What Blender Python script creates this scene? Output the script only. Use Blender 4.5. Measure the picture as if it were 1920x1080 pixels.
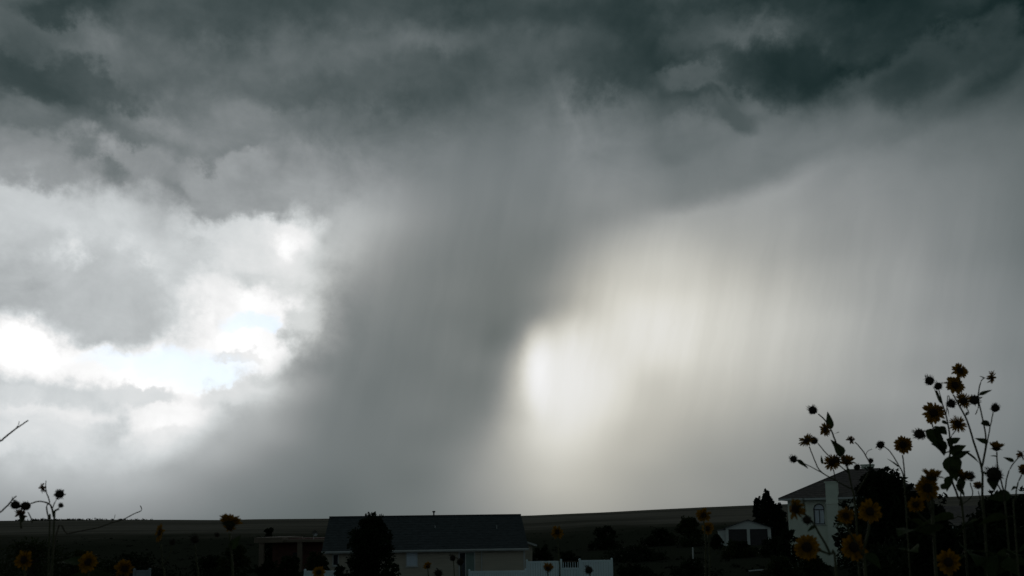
import bpy, bmesh, math, random
from mathutils import Vector, Matrix
R = math.radians
scene = bpy.context.scene
for o in list(bpy.data.objects): bpy.data.objects.remove(o)

# ------------------------------------------------------------------ camera
EYE = 1.6
FPX = 1663.0                      # focal length in pixels of the 1920-wide photograph
PITCH, ROLL, SHIFT = R(7.0), R(-0.8), 241.0 / 1920.0
cam_data = bpy.data.cameras.new('camera')
cam = bpy.data.objects.new('camera', cam_data)
scene.collection.objects.link(cam)
CAM_R = Matrix.Rotation(math.pi/2 + PITCH, 3, 'X') @ Matrix.Rotation(ROLL, 3, 'Z')
cam.matrix_world = Matrix.Translation((0, 0, EYE)) @ CAM_R.to_4x4()
cam_data.sensor_fit = 'HORIZONTAL'; cam_data.sensor_width = 36.0
cam_data.lens = 36.0 * FPX / 1920.0
cam_data.shift_y = SHIFT
cam_data.clip_start = 0.05; cam_data.clip_end = 20000
cam_data.dof.use_dof = True
cam_data.dof.focus_distance = 30.0
cam_data.dof.aperture_fstop = 6.0
scene.camera = cam
scene.view_settings.view_transform = 'Standard'
scene.view_settings.look = 'None'
scene.view_settings.exposure = 0.0
scene.view_settings.gamma = 1.0
scene.view_settings.use_curve_mapping = False
scene.cycles.max_bounces = 4
scene.cycles.diffuse_bounces = 2
scene.cycles.transparent_max_bounces = 8

def at(px, py, dist):
    """world point seen at photograph position px,py, dist metres ahead (along +Y)"""
    d = CAM_R @ Vector(((px - 960)/FPX, (540 + SHIFT*1920 - py)/FPX, -1.0))
    return Vector((0, 0, EYE)) + d * (dist / d.y)

# ------------------------------------------------------------------ world: storm sky
SKY_AZ0, SKY_AZ1 = -33.0, 33.0
SKY_ROWS = [
    (0.0, (141, 141, 139, 137, 134, 125, 117, 110, 105, 102, 99, 110, 109, 115, 130, 143, 156, 156, 148, 139, 133, 131, 122, 118, 111, 112, 112, 107, 107, 103, 104)),
    (1.5, (153, 153, 152, 156, 153, 146, 135, 122, 114, 107, 104, 111, 113, 122, 140, 157, 170, 172, 161, 149, 148, 139, 133, 129, 119, 120, 124, 119, 116, 108, 108)),
    (3.0, (169, 169, 185, 176, 190, 178, 145, 129, 124, 117, 109, 115, 108, 120, 147, 164, 192, 185, 167, 155, 150, 138, 139, 131, 122, 124, 128, 121, 120, 111, 112)),
    (4.5, (191, 186, 222, 213, 174, 167, 180, 166, 131, 123, 117, 114, 116, 123, 140, 178, 199, 188, 179, 175, 154, 150, 143, 137, 129, 131, 139, 129, 126, 115, 115)),
    (6.0, (217, 225, 232, 246, 189, 174, 169, 171, 165, 128, 116, 118, 115, 114, 128, 179, 205, 182, 174, 184, 166, 164, 154, 147, 138, 135, 142, 131, 129, 120, 120)),
    (7.5, (188, 183, 168, 231, 193, 223, 218, 190, 163, 127, 120, 113, 123, 120, 115, 149, 185, 193, 194, 193, 180, 180, 166, 164, 160, 150, 152, 141, 136, 121, 120)),
    (9.0, (199, 201, 183, 213, 188, 189, 192, 217, 223, 151, 118, 114, 119, 119, 113, 117, 207, 228, 211, 192, 193, 190, 182, 179, 170, 155, 145, 141, 132, 119, 121)),
    (10.5, (195, 195, 185, 176, 174, 185, 226, 216, 164, 133, 123, 119, 114, 119, 126, 105, 206, 214, 203, 218, 213, 202, 192, 184, 175, 160, 150, 152, 133, 126, 125)),
    (12.0, (156, 163, 153, 171, 174, 181, 203, 204, 208, 210, 122, 123, 118, 121, 121, 86, 175, 198, 203, 222, 212, 205, 198, 192, 181, 165, 148, 142, 134, 122, 123)),
    (13.5, (180, 181, 158, 201, 238, 248, 241, 218, 185, 159, 127, 132, 121, 116, 117, 111, 127, 159, 192, 205, 207, 200, 195, 183, 169, 155, 153, 143, 134, 118, 115)),
    (15.0, (172, 165, 160, 228, 245, 219, 188, 182, 212, 232, 151, 135, 125, 122, 122, 110, 135, 170, 188, 176, 186, 192, 179, 169, 164, 151, 153, 131, 130, 109, 106)),
    (16.5, (210, 200, 251, 217, 241, 215, 202, 227, 244, 226, 183, 147, 127, 121, 121, 117, 121, 153, 183, 188, 195, 177, 167, 160, 146, 141, 146, 131, 130, 112, 110)),
    (18.0, (195, 210, 231, 237, 179, 192, 191, 196, 190, 176, 196, 157, 136, 124, 121, 123, 114, 133, 160, 173, 179, 163, 158, 162, 145, 139, 139, 127, 128, 108, 109)),
    (19.5, (213, 200, 220, 126, 118, 163, 117, 124, 137, 161, 190, 175, 151, 132, 122, 122, 127, 128, 129, 144, 156, 152, 160, 153, 134, 146, 128, 130, 120, 113, 95)),
    (21.0, (105, 135, 125, 96, 97, 115, 103, 138, 168, 141, 133, 155, 143, 128, 123, 125, 119, 132, 145, 121, 162, 154, 143, 161, 133, 126, 137, 112, 116, 101, 129)),
    (22.5, (122, 127, 98, 133, 71, 131, 112, 121, 122, 137, 149, 121, 121, 122, 119, 119, 122, 124, 123, 128, 105, 87, 119, 161, 172, 117, 104, 110, 100, 94, 62)),
    (24.0, (107, 99, 117, 53, 138, 148, 126, 124, 125, 100, 117, 108, 119, 121, 111, 110, 121, 125, 123, 123, 81, 100, 116, 63, 40, 31, 26, 27, 31, 64, 91)),
    (25.5, (48, 83, 54, 78, 85, 98, 124, 127, 122, 121, 96, 121, 97, 87, 101, 92, 110, 116, 113, 97, 84, 94, 87, 108, 31, 24, 20, 21, 20, 25, 20)),
    (27.0, (110, 81, 96, 142, 102, 99, 113, 96, 96, 108, 121, 115, 95, 81, 81, 101, 92, 101, 109, 81, 75, 44, 52, 109, 93, 82, 73, 44, 46, 27, 23)),
    (28.5, (95, 91, 99, 73, 84, 109, 105, 115, 105, 96, 97, 102, 79, 60, 61, 85, 86, 70, 52, 59, 34, 64, 135, 109, 77, 69, 35, 54, 66, 48, 24)),
    (30.0, (95, 83, 50, 42, 81, 89, 68, 78, 94, 97, 97, 96, 114, 113, 95, 95, 91, 77, 62, 65, 59, 47, 30, 40, 48, 33, 27, 47, 66, 50, 24)),
    (31.5, (95, 82, 49, 44, 81, 76, 77, 69, 64, 69, 75, 73, 72, 74, 74, 70, 61, 57, 57, 57, 74, 86, 84, 68, 57, 34, 27, 45, 66, 53, 24)),
    (33.0, (95, 80, 48, 45, 81, 76, 77, 68, 64, 67, 77, 92, 83, 63, 47, 77, 85, 83, 73, 58, 74, 86, 84, 68, 58, 35, 26, 43, 66, 56, 24)),
    (34.5, (95, 78, 47, 47, 81, 76, 77, 68, 64, 68, 77, 92, 83, 63, 46, 77, 85, 83, 73, 58, 73, 86, 85, 69, 58, 37, 26, 41, 66, 59, 24)),
    (36.0, (95, 76, 45, 49, 81, 76, 77, 68, 64, 68, 77, 92, 83, 63, 46, 76, 85, 83, 74, 59, 72, 86, 86, 70, 59, 38, 26, 39, 66, 62, 24)),
    (37.5, (95, 75, 44, 51, 80, 76, 77, 68, 64, 68, 77, 92, 83, 63, 46, 76, 85, 83, 74, 59, 71, 86, 86, 71, 59, 40, 26, 37, 66, 65, 24)),
]
CLOUD_PATCHES = [   # azimuth, elevation, half-width, half-height, tilt (degrees), tone, strength, softness
    (-26.6, 17.7, 6.58, 1.94, 0, 0.785, 0.75, 0.60),
    (-16.8, 17.6, 3.92, 1.91, 0, 0.880, 0.80, 0.50),
    (-14.5, 18.2, 1.67, 1.44, 20, 0.970, 0.85, 0.70),
    (-15.0, 17.2, 0.60, 0.64, 0, 1.030, 0.90, 0.90),
    (-30.2, 21.1, 4.06, 1.35, -6, 0.560, 0.75, 0.35),
    (-23.7, 21.5, 3.94, 1.42, -8, 0.565, 0.80, 0.30),
    (-17.8, 20.8, 3.10, 2.04, -20, 0.585, 0.90, 0.22),
    (-13.9, 21.8, 2.71, 2.19, 0, 0.590, 0.60, 0.60),
    (-29.3, 10.4, 2.94, 1.86, -10, 1.000, 1.00, 0.50),
    (-25.1, 9.5, 5.46, 1.00, -4, 0.990, 0.95, 0.50),
    (-20.4, 10.4, 4.32, 1.77, 10, 1.020, 0.95, 0.40),
    (-17.2, 13.2, 4.51, 1.63, 5, 1.020, 0.95, 0.40),
    (-18.9, 14.1, 1.27, 1.93, 0, 0.950, 0.80, 0.50),
    (-16.3, 11.3, 2.43, 1.48, 0, 1.020, 0.90, 0.40),
    (-20.9, 6.5, 3.04, 2.42, 0, 1.000, 0.90, 0.80),
    (-26.7, 6.8, 4.17, 0.49, 0, 0.930, 0.70, 0.50),
    (-28.5, 4.7, 2.95, 0.42, 0, 0.860, 0.60, 0.60),
    (-22.9, 4.6, 3.23, 0.95, 0, 0.860, 0.60, 0.90),
    (-25.3, 14.0, 5.36, 2.83, -18, 0.735, 0.90, 0.35),
    (-23.2, 8.1, 1.83, 0.57, 2, 0.850, 0.90, 0.30),
    (-29.1, 7.5, 2.54, 0.66, -3, 0.820, 0.85, 0.35),
    (-17.5, 8.4, 2.70, 0.79, 6, 0.870, 0.90, 0.30),
    (-17.3, 10.5, 1.34, 0.36, -4, 0.910, 0.85, 0.35),
    (-13.2, 13.1, 1.00, 1.06, 0, 0.830, 0.85, 0.40),
    (-27.2, 5.6, 3.30, 0.49, 0, 0.850, 0.60, 0.50),
    (-21.8, 5.7, 2.10, 0.38, 0, 0.880, 0.60, 0.50),
    (21.3, 23.6, 10.96, 1.94, 14, 0.430, 0.80, 0.35),
    (13.3, 21.8, 3.57, 1.44, 22, 0.470, 0.80, 0.40),
    (12.3, 23.9, 2.41, 1.38, 0, 0.455, 0.70, 0.35),
    (6.2, 28.7, 2.24, 2.12, -10, 0.275, 0.80, 0.45),
    (7.8, 28.1, 1.79, 1.42, 0, 0.235, 0.75, 0.60),
    (10.0, 29.5, 1.49, 2.45, 42, 0.215, 0.80, 0.55),
    (13.6, 29.3, 3.11, 1.14, 8, 0.300, 0.70, 0.40),
    (13.0, 27.2, 2.59, 0.59, -6, 0.385, 0.70, 0.50),
    (17.3, 27.2, 2.98, 1.30, -5, 0.200, 0.70, 0.60),
    (19.5, 26.3, 3.22, 1.79, -15, 0.170, 0.80, 0.55),
    (24.1, 28.3, 4.57, 1.63, 5, 0.175, 0.70, 0.80),
    (25.1, 24.8, 1.78, 1.35, -15, 0.220, 0.70, 0.60),
    (28.4, 25.6, 4.22, 1.35, 8, 0.200, 0.70, 0.60),
    (15.1, 24.9, 1.68, 0.60, -45, 0.340, 0.85, 0.35),
    (16.0, 25.4, 2.34, 0.27, -40, 0.440, 0.35, 0.80),
    (-29.6, 25.5, 3.32, 0.92, -12, 0.270, 0.80, 0.40),
    (-25.5, 25.3, 2.68, 0.79, -15, 0.300, 0.75, 0.40),
    (-28.3, 27.8, 2.29, 0.69, -25, 0.360, 0.70, 0.50),
    (-28.9, 28.7, 2.27, 0.63, 0, 0.220, 0.70, 0.50),
    (-14.0, 26.8, 3.78, 0.95, 10, 0.350, 0.60, 0.50),
    (-6.9, 27.7, 6.11, 1.49, 6, 0.315, 0.70, 0.50),
    (-21.6, 26.9, 3.48, 0.85, 0, 0.385, 0.60, 0.60),
    (3.3, 9.0, 2.78, 2.92, 0, 0.945, 0.75, 1.00),
    (1.9, 9.9, 0.84, 1.99, 0, 1.000, 0.85, 1.00),
    (4.2, 8.8, 2.60, 3.26, 0, 0.900, 0.70, 0.90),
    (8.3, 13.0, 3.27, 2.36, 20, 0.900, 0.55, 0.90),
]
SUN_STRENGTH = 0.06
SKY_STRENGTH = 0.12
BACK_LOW, BACK_TOP = .365, .20
BLUE_GAPS = [(-20.3, 9.8, 3.4, 1.0, .5), (-16.3, 12.4, 2.6, .6, .5), (-24.0, 9.9, 2.0, .6, .3)]
SUN_AZ, SUN_EL = -12.0, 38.0       # hidden behind the cloud deck, ahead and to the left
world = bpy.data.worlds.new('World'); scene.world = world; world.use_nodes = True
WT = world.node_tree; WT.nodes.clear()
class G:
    """small helper for wiring math nodes"""
    def __init__(s, t): s.t = t
    def n(s, kind, **kw):
        x = s.t.nodes.new(kind)
        for k, v in kw.items(): setattr(x, k, v)
        return x
    def put(s, sock, v):
        if hasattr(v, 'is_linked') or isinstance(v, bpy.types.NodeSocket): s.t.links.new(v, sock)
        else: sock.default_value = v
    def m(s, op, a, b=None, c=None, clamp=False):
        x = s.n('ShaderNodeMath', operation=op, use_clamp=clamp)
        s.put(x.inputs[0], a)
        if b is not None: s.put(x.inputs[1], b)
        if c is not None: s.put(x.inputs[2], c)
        return x.outputs[0]
    def v(s, op, a, b=None, scale=None):
        x = s.n('ShaderNodeVectorMath', operation=op)
        s.put(x.inputs[0], a)
        if b is not None: s.put(x.inputs[1], b)
        if scale is not None: s.put(x.inputs['Scale'], scale)
        return x
    def step(s, v, lo, hi, tlo=0.0, thi=1.0, kind='SMOOTHSTEP'):
        x = s.n('ShaderNodeMapRange', interpolation_type=kind)
        s.put(x.inputs['Value'], v)
        for k, q in (('From Min', lo), ('From Max', hi), ('To Min', tlo), ('To Max', thi)): s.put(x.inputs[k], q)
        return x.outputs['Result']
    def noise(s, vec, scale, detail=4, rough=.5, dist=0.0, color=False):
        x = s.n('ShaderNodeTexNoise')
        s.put(x.inputs['Vector'], vec)
        for k, q in (('Scale', scale), ('Detail', detail), ('Roughness', rough), ('Distortion', dist)): x.inputs[k].default_value = q
        return x.outputs['Color' if color else 'Fac']
    def mix(s, f, a, b):
        x = s.n('ShaderNodeMix', data_type='FLOAT')
        s.put(x.inputs[0], f); s.put(x.inputs[2], a); s.put(x.inputs[3], b)
        return x.outputs[0]
    def xyz(s, x, y, z):
        q = s.n('ShaderNodeCombineXYZ')
        s.put(q.inputs[0], x); s.put(q.inputs[1], y); s.put(q.inputs[2], z)
        return q.outputs[0]
g = G(WT)
D = g.n('ShaderNodeTexCoord').outputs['Generated']
sep = g.n('ShaderNodeSeparateXYZ'); WT.links.new(D, sep.inputs[0])
az = g.m('MULTIPLY', g.m('ARCTAN2', sep.outputs[0], sep.outputs[1]), 57.29578)
el = g.m('MULTIPLY', g.m('ARCSINE', sep.outputs[2]), 57.29578)

# where the sky is cloud (billows) and where it is falling rain (vertical streaks)
edge = g.m('ADD', az, g.m('MULTIPLY_ADD', g.m('MAXIMUM', g.m('SUBTRACT', 12.0, el), 0.0), 1.2, 11.5))   # degrees right of the shaft's left edge
sx = g.m('MULTIPLY', g.m('ADD', az, 1.0), 1/8.0)
shaft_top = g.m('EXPONENT', g.m('MULTIPLY', g.m('MULTIPLY', sx, sx), -1.0))        # the rain hides the billows above the shaft
cloudy = g.m('MAXIMUM', g.step(g.m('SUBTRACT', el, g.m('MULTIPLY', shaft_top, 7.0)), 15, 22), g.m('MULTIPLY', g.step(edge, 3.5, -1.5), g.step(el, 1.5, 6)))
rainy = g.m('SUBTRACT', 1.0, cloudy)

# domain warp
wa = g.v('SUBTRACT', g.noise(D, 9.5, 7, .6, color=True), (.5, .5, .5)).outputs[0]
wb = g.v('SUBTRACT', g.noise(D, 17, 6, .6, color=True), (.5, .5, .5)).outputs[0]
calm = g.m('SUBTRACT', 1.0, g.m('MULTIPLY', g.step(az, 2, 9), g.step(el, 28, 22, 0, .68)))      # the rain-filled shelf at right is smoother
amp_a = g.m('MULTIPLY', g.m('MULTIPLY_ADD', cloudy, 4.2, 0.8), calm)
amp_b = g.m('MULTIPLY', g.m('MULTIPLY_ADD', cloudy, 2.4, 0.2), calm)
P0 = g.xyz(az, el, 0.0)
P = g.v('ADD', g.v('ADD', P0, g.v('SCALE', wa, scale=amp_a).outputs[0]).outputs[0],
        g.v('SCALE', wb, scale=amp_b).outputs[0]).outputs[0]
sp = g.n('ShaderNodeSeparateXYZ'); WT.links.new(P, sp.inputs[0])
A, E = sp.outputs[0], sp.outputs[1]

# broad tones of the storm by elevation rows (display tones 0-255), blended smoothly
fac = g.step(A, SKY_AZ0, SKY_AZ1, kind='LINEAR')
num = den = None
for e, vals in SKY_ROWS:
    r = g.n('ShaderNodeValToRGB'); cr = r.color_ramp; cr.interpolation = 'B_SPLINE'
    n = len(vals)
    for i, v in enumerate(vals):
        s_ = cr.elements[i] if i < 2 else cr.elements.new(i/(n-1))
        s_.position = i/(n-1)
    for i, v in enumerate(vals): cr.elements[i].color = (v/255, v/255, v/255, v/255)
    WT.links.new(fac, r.inputs[0])
    t = g.m('MULTIPLY', g.m('SUBTRACT', E, e), 1/1.15)
    if e == SKY_ROWS[-1][0]: t = g.m('MINIMUM', t, 0.0)
    if e == SKY_ROWS[0][0]: t = g.m('MAXIMUM', t, 0.0)
    w = g.m('MAXIMUM', g.m('EXPONENT', g.m('MULTIPLY', g.m('MULTIPLY', t, t), -1.0)), 1e-9)
    wv = g.m('MULTIPLY', w, r.outputs['Alpha'])
    num = wv if num is None else g.m('ADD', num, wv)
    den = w if den is None else g.m('ADD', den, w)
V = g.m('DIVIDE', num, den)

# single clouds, breaks and glows; those behind the rain shaft fade out into it
clear = g.step(edge, 1.2, -2.6)
for ca, ce, rx, ry, rot, tone, k, soft in CLOUD_PATCHES:
    mp = g.n('ShaderNodeMapping', vector_type='TEXTURE')
    WT.links.new(P, mp.inputs[0])
    mp.inputs['Location'].default_value = (ca, ce, 0)
    mp.inputs['Rotation'].default_value = (0, 0, R(rot))
    mp.inputs['Scale'].default_value = (rx, ry, 1)
    ln = g.v('LENGTH', mp.outputs[0]).outputs['Value']
    mk = g.step(ln, 1+soft, max(1-soft, 0), 0, k)
    if ca < -8 and ce < 18: mk = g.m('MULTIPLY', mk, clear)
    V = g.mix(mk, V, tone)

# billow texture, rain streaks
n1 = g.noise(D, 11, 9, .60, .6)
n2 = g.noise(g.xyz(g.m('MULTIPLY', az, .22), g.m('MULTIPLY', el, .42), 3.0), 1.0, 8, .62, .5)
n3 = g.m('ABSOLUTE', g.m('SUBTRACT', g.noise(g.v('ADD', D, g.v('SCALE', wb, scale=.05).outputs[0]).outputs[0], 7.5, 5, .5, .2), .5))
tex = g.m('ADD', g.m('MULTIPLY', g.m('SUBTRACT', n1, .5), .30), g.m('MULTIPLY', g.m('SUBTRACT', n2, .5), .16))
tex = g.m('ADD', tex, g.m('MULTIPLY', g.m('MULTIPLY', g.m('SUBTRACT', .09, n3), .5), g.step(el, 16, 23)))
V = g.m('MULTIPLY', V, g.m('MULTIPLY_ADD', g.m('MULTIPLY', g.m('MULTIPLY', tex, calm), cloudy), g.step(V, .5, .95, 1.25, .55), 1.0))
lean = g.m('MULTIPLY_ADD', el, -0.22, g.m('ADD', az, g.m('MULTIPLY', n2, 1.2)))
st = g.noise(g.xyz(g.m('MULTIPLY', lean, 1.0), g.m('MULTIPLY', el, .10), 0.0), .55, 4, .55, .0)
V = g.m('MULTIPLY', V, g.m('MULTIPLY_ADD', g.m('MULTIPLY', g.m('SUBTRACT', st, .5), g.m('MULTIPLY', rainy, g.step(el, 2, 11))), g.step(az, 2, 12, .10, .13), 1.0))
soft_n = g.noise(D, 3.5, 4, .5, .3)
V = g.m('MULTIPLY', V, g.m('MULTIPLY_ADD', g.m('SUBTRACT', soft_n, .5), .10, 1.0))

# the same storm goes on all round: an even dark deck, paler low down
nb = g.noise(D, 3.0, 6, .55, .5)
back = g.m('ADD', g.step(el, 0, 70, BACK_LOW, BACK_TOP), g.m('MULTIPLY', g.m('SUBTRACT', nb, .5), .22))
absaz = g.m('ABSOLUTE', az)
away = g.m('MAXIMUM', g.step(absaz, 33, 75), g.step(el, 33, 55))
V = g.mix(away, V, back)
V = g.m('MINIMUM', g.m('MAXIMUM', V, .05), 1.06)

# tint: teal in the dark deck, warm in the rain glow, cool at left and in the shaft foot
gx = g.m('MULTIPLY', g.m('SUBTRACT', az, 7.0), 1/17.0)
warm = g.m('EXPONENT', g.m('MULTIPLY', g.m('MULTIPLY', gx, gx), -1.0))
warm = g.m('MULTIPLY', g.m('MULTIPLY', warm, g.step(el, 24, 14)), g.step(V, .44, .74, .32, 1.0))
dark = g.step(V, .55, .15, kind='LINEAR')
pale = g.step(V, .97, .80)                         # clipped whites stay neutral
cc = g.m('MULTIPLY', g.m('MULTIPLY_ADD', warm, 2.3, -1.0), pale)
Rc = g.m('SUBTRACT', g.m('MULTIPLY_ADD', cc, .014, V), g.m('MULTIPLY', dark, .030))
Gc = g.m('MULTIPLY_ADD', dark, .005, g.m('MULTIPLY_ADD', cc, .003, g.m('ADD', V, g.m('MULTIPLY', pale, .007))))
Bc = g.m('SUBTRACT', g.m('SUBTRACT', V, g.m('MULTIPLY', cc, .016)), g.m('MULTIPLY', pale, .005))
cmb = g.n('ShaderNodeCombineColor')
for i, c in enumerate((Rc, Gc, Bc)): g.put(cmb.inputs[i], g.m('POWER', g.m('MAXIMUM', c, .01), 2.2))
cloud_bg = g.n('ShaderNodeBackground'); WT.links.new(cmb.outputs[0], cloud_bg.inputs[0])

# blue sky in the breaks of the bright opening
sky = g.n('ShaderNodeTexSky', sky_type='NISHITA')
sky.sun_disc = False; sky.sun_elevation = R(SUN_EL); sky.sun_rotation = R(SUN_AZ)
sky.air_density = 1.0; sky.dust_density = 0.4; sky.ozone_density = 1.0
sky_bg = g.n('ShaderNodeBackground'); WT.links.new(sky.outputs[0], sky_bg.inputs[0]); sky_bg.inputs[1].default_value = SKY_STRENGTH
gap = None
for ca, ce, rx, ry, k in BLUE_GAPS:
    mp = g.n('ShaderNodeMapping', vector_type='TEXTURE'); WT.links.new(P, mp.inputs[0])
    mp.inputs['Location'].default_value = (ca, ce, 0); mp.inputs['Scale'].default_value = (rx, ry, 1)
    q = g.step(g.v('LENGTH', mp.outputs[0]).outputs['Value'], 1.35, .55, 0, k)
    gap = q if gap is None else g.m('MAXIMUM', gap, q)
gap = g.m('MULTIPLY', gap, g.step(V, .86, .95))
mx = g.n('ShaderNodeMixShader'); g.put(mx.inputs[0], gap)
WT.links.new(cloud_bg.outputs[0], mx.inputs[1]); WT.links.new(sky_bg.outputs[0], mx.inputs[2])
wo = g.n('ShaderNodeOutputWorld'); WT.links.new(mx.outputs[0], wo.inputs[0])
world.cycles.sampling_method = 'MANUAL'; world.cycles.sample_map_resolution = 512

sun_data = bpy.data.lights.new('sun', 'SUN'); sun_data.energy = SUN_STRENGTH; sun_data.angle = R(25)
sun_data.color = (1.0, .96, .9)
sun = bpy.data.objects.new('sun', sun_data); scene.collection.objects.link(sun)
sd = Vector((math.sin(R(SUN_AZ))*math.cos(R(SUN_EL)), math.cos(R(SUN_AZ))*math.cos(R(SUN_EL)), math.sin(R(SUN_EL))))
sun.rotation_euler = sd.to_track_quat('Z', 'Y').to_euler()
sun.location = sd * 500

# ------------------------------------------------------------------ helpers
C = scene.collection
rng = random.Random(7)
class MB:
    """collects vertices and faces for ONE mesh"""
    def __init__(s): s.v = []; s.f = []
    def add(s, vs, fs):
        b = len(s.v); s.v += [tuple(x) for x in vs]; s.f += [tuple(i + b for i in q) for q in fs]; return s
    def box(s, x0, x1, y0, y1, z0, z1):
        return s.add([(x0,y0,z0),(x1,y0,z0),(x1,y1,z0),(x0,y1,z0),(x0,y0,z1),(x1,y0,z1),(x1,y1,z1),(x0,y1,z1)],
                     [(0,3,2,1),(4,5,6,7),(0,1,5,4),(1,2,6,5),(2,3,7,6),(3,0,4,7)])
    def tube(s, pts, rad, n=6):
        pts = [Vector(p) for p in pts]; m = len(pts); ring = []
        for i, p in enumerate(pts):
            t = (pts[min(i+1, m-1)] - pts[max(i-1, 0)])
            if t.length < 1e-9: t = Vector((0,0,1))
            t.normalize()
            u = t.cross(Vector((0,0,1)) if abs(t.z) < .9 else Vector((1,0,0))).normalized(); w = t.cross(u)
            r = rad[i] if isinstance(rad, (list, tuple)) else rad
            ring += [p + (u*math.cos(a) + w*math.sin(a))*r for a in (2*math.pi*k/n for k in range(n))]
        fs = []
        for i in range(m-1):
            for k in range(n):
                a, b = i*n + k, i*n + (k+1) % n
                fs.append((a, b, b+n, a+n))
        fs.append(tuple(range(n-1, -1, -1))); fs.append(tuple(range((m-1)*n, m*n)))
        return s.add(ring, fs)
    def slab(s, quad, t):
        """a thick plate: quad of 4 points, thickness t below it"""
        q = [Vector(p) for p in quad]; n = (q[1]-q[0]).cross(q[3]-q[0]).normalized()*t
        return s.add(q + [p - n for p in q], [(0,1,2,3),(7,6,5,4),(0,4,5,1),(1,5,6,2),(2,6,7,3),(3,7,4,0)])
    def mesh(s, name, mat, smooth=False):
        me = bpy.data.meshes.new(name); me.from_pydata(s.v, [], s.f)
        if mat: me.materials.append(mat)
        if smooth: me.polygons.foreach_set('use_smooth', [True]*len(me.polygons))
        me.update(); return me
    def build(s, name, mat, parent=None, smooth=False, loc=(0,0,0)):
        return link(name, s.mesh(name, mat, smooth), parent, loc)
def link(name, me, parent=None, loc=(0,0,0)):
    o = bpy.data.objects.new(name, me); C.objects.link(o); o.location = loc
    if parent is not None: o.parent = parent
    return o
def tag(o, label=None, cat=None, group=None, kind=None):
    if label: o['label'] = label
    if cat: o['category'] = cat
    if group: o['group'] = group
    if kind: o['kind'] = kind
    return o
def empty(name, loc=(0,0,0), rz=0.0):
    o = bpy.data.objects.new(name, None); C.objects.link(o); o.location = loc; o.rotation_euler = (0,0,rz)
    o.empty_display_size = .2
    return o
def smooth_path(pts, k=5):
    """Catmull-Rom through pts"""
    p = [Vector(q) for q in pts]
    if len(p) < 3: return [p[0].lerp(p[-1], i/3) for i in range(4)]
    e = [p[0]*2 - p[1]] + p + [p[-1]*2 - p[-2]]; out = []
    for i in range(1, len(e)-2):
        for j in range(k):
            t = j/k; a, b, c, d = e[i-1], e[i], e[i+1], e[i+2]
            out.append(.5*((2*b) + (c-a)*t + (2*a-5*b+4*c-d)*t*t + (3*b-a-3*c+d)*t**3))
    out.append(p[-1]); return out

# ------------------------------------------------------------------ materials
def mat(name, col, rough=.8, var=.25, scale=4.0, col2=None, metal=0.0, spec=.3, bump=0.0, coords='Object', stretch=(1,1,1), transl=0.0):
    m = bpy.data.materials.new(name); m.use_nodes = True; t = m.node_tree; b = t.nodes['Principled BSDF']
    h = G(t)
    tc = h.n('ShaderNodeTexCoord').outputs[coords]
    mp = h.n('ShaderNodeMapping'); t.links.new(tc, mp.inputs[0]); mp.inputs['Scale'].default_value = stretch
    nz = h.noise(mp.outputs[0], scale, 6, .6)
    r = h.n('ShaderNodeValToRGB'); t.links.new(nz, r.inputs[0])
    c2 = col2 or tuple(min(1, c*(1+var)) for c in col); c1 = col if col2 else tuple(c*(1-var) for c in col)
    r.color_ramp.elements[0].position = .3; r.color_ramp.elements[1].position = .7
    r.color_ramp.elements[0].color = (*c1, 1); r.color_ramp.elements[1].color = (*c2, 1)
    t.links.new(r.outputs[0], b.inputs['Base Color'])
    b.inputs['Roughness'].default_value = rough; b.inputs['Metallic'].default_value = metal
    b.inputs['Specular IOR Level'].default_value = spec
    if bump:
        bp = h.n('ShaderNodeBump'); bp.inputs['Strength'].default_value = bump
        t.links.new(nz, bp.inputs['Height']); t.links.new(bp.outputs[0], b.inputs['Normal'])
    if transl:
        tr = h.n('ShaderNodeBsdfTranslucent'); t.links.new(r.outputs[0], tr.inputs[0])
        mx = h.n('ShaderNodeMixShader'); mx.inputs[0].default_value = transl
        t.links.new(b.outputs[0], mx.inputs[1]); t.links.new(tr.outputs[0], mx.inputs[2])
        t.links.new(mx.outputs[0], t.nodes['Material Output'].inputs['Surface'])
    return m
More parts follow.
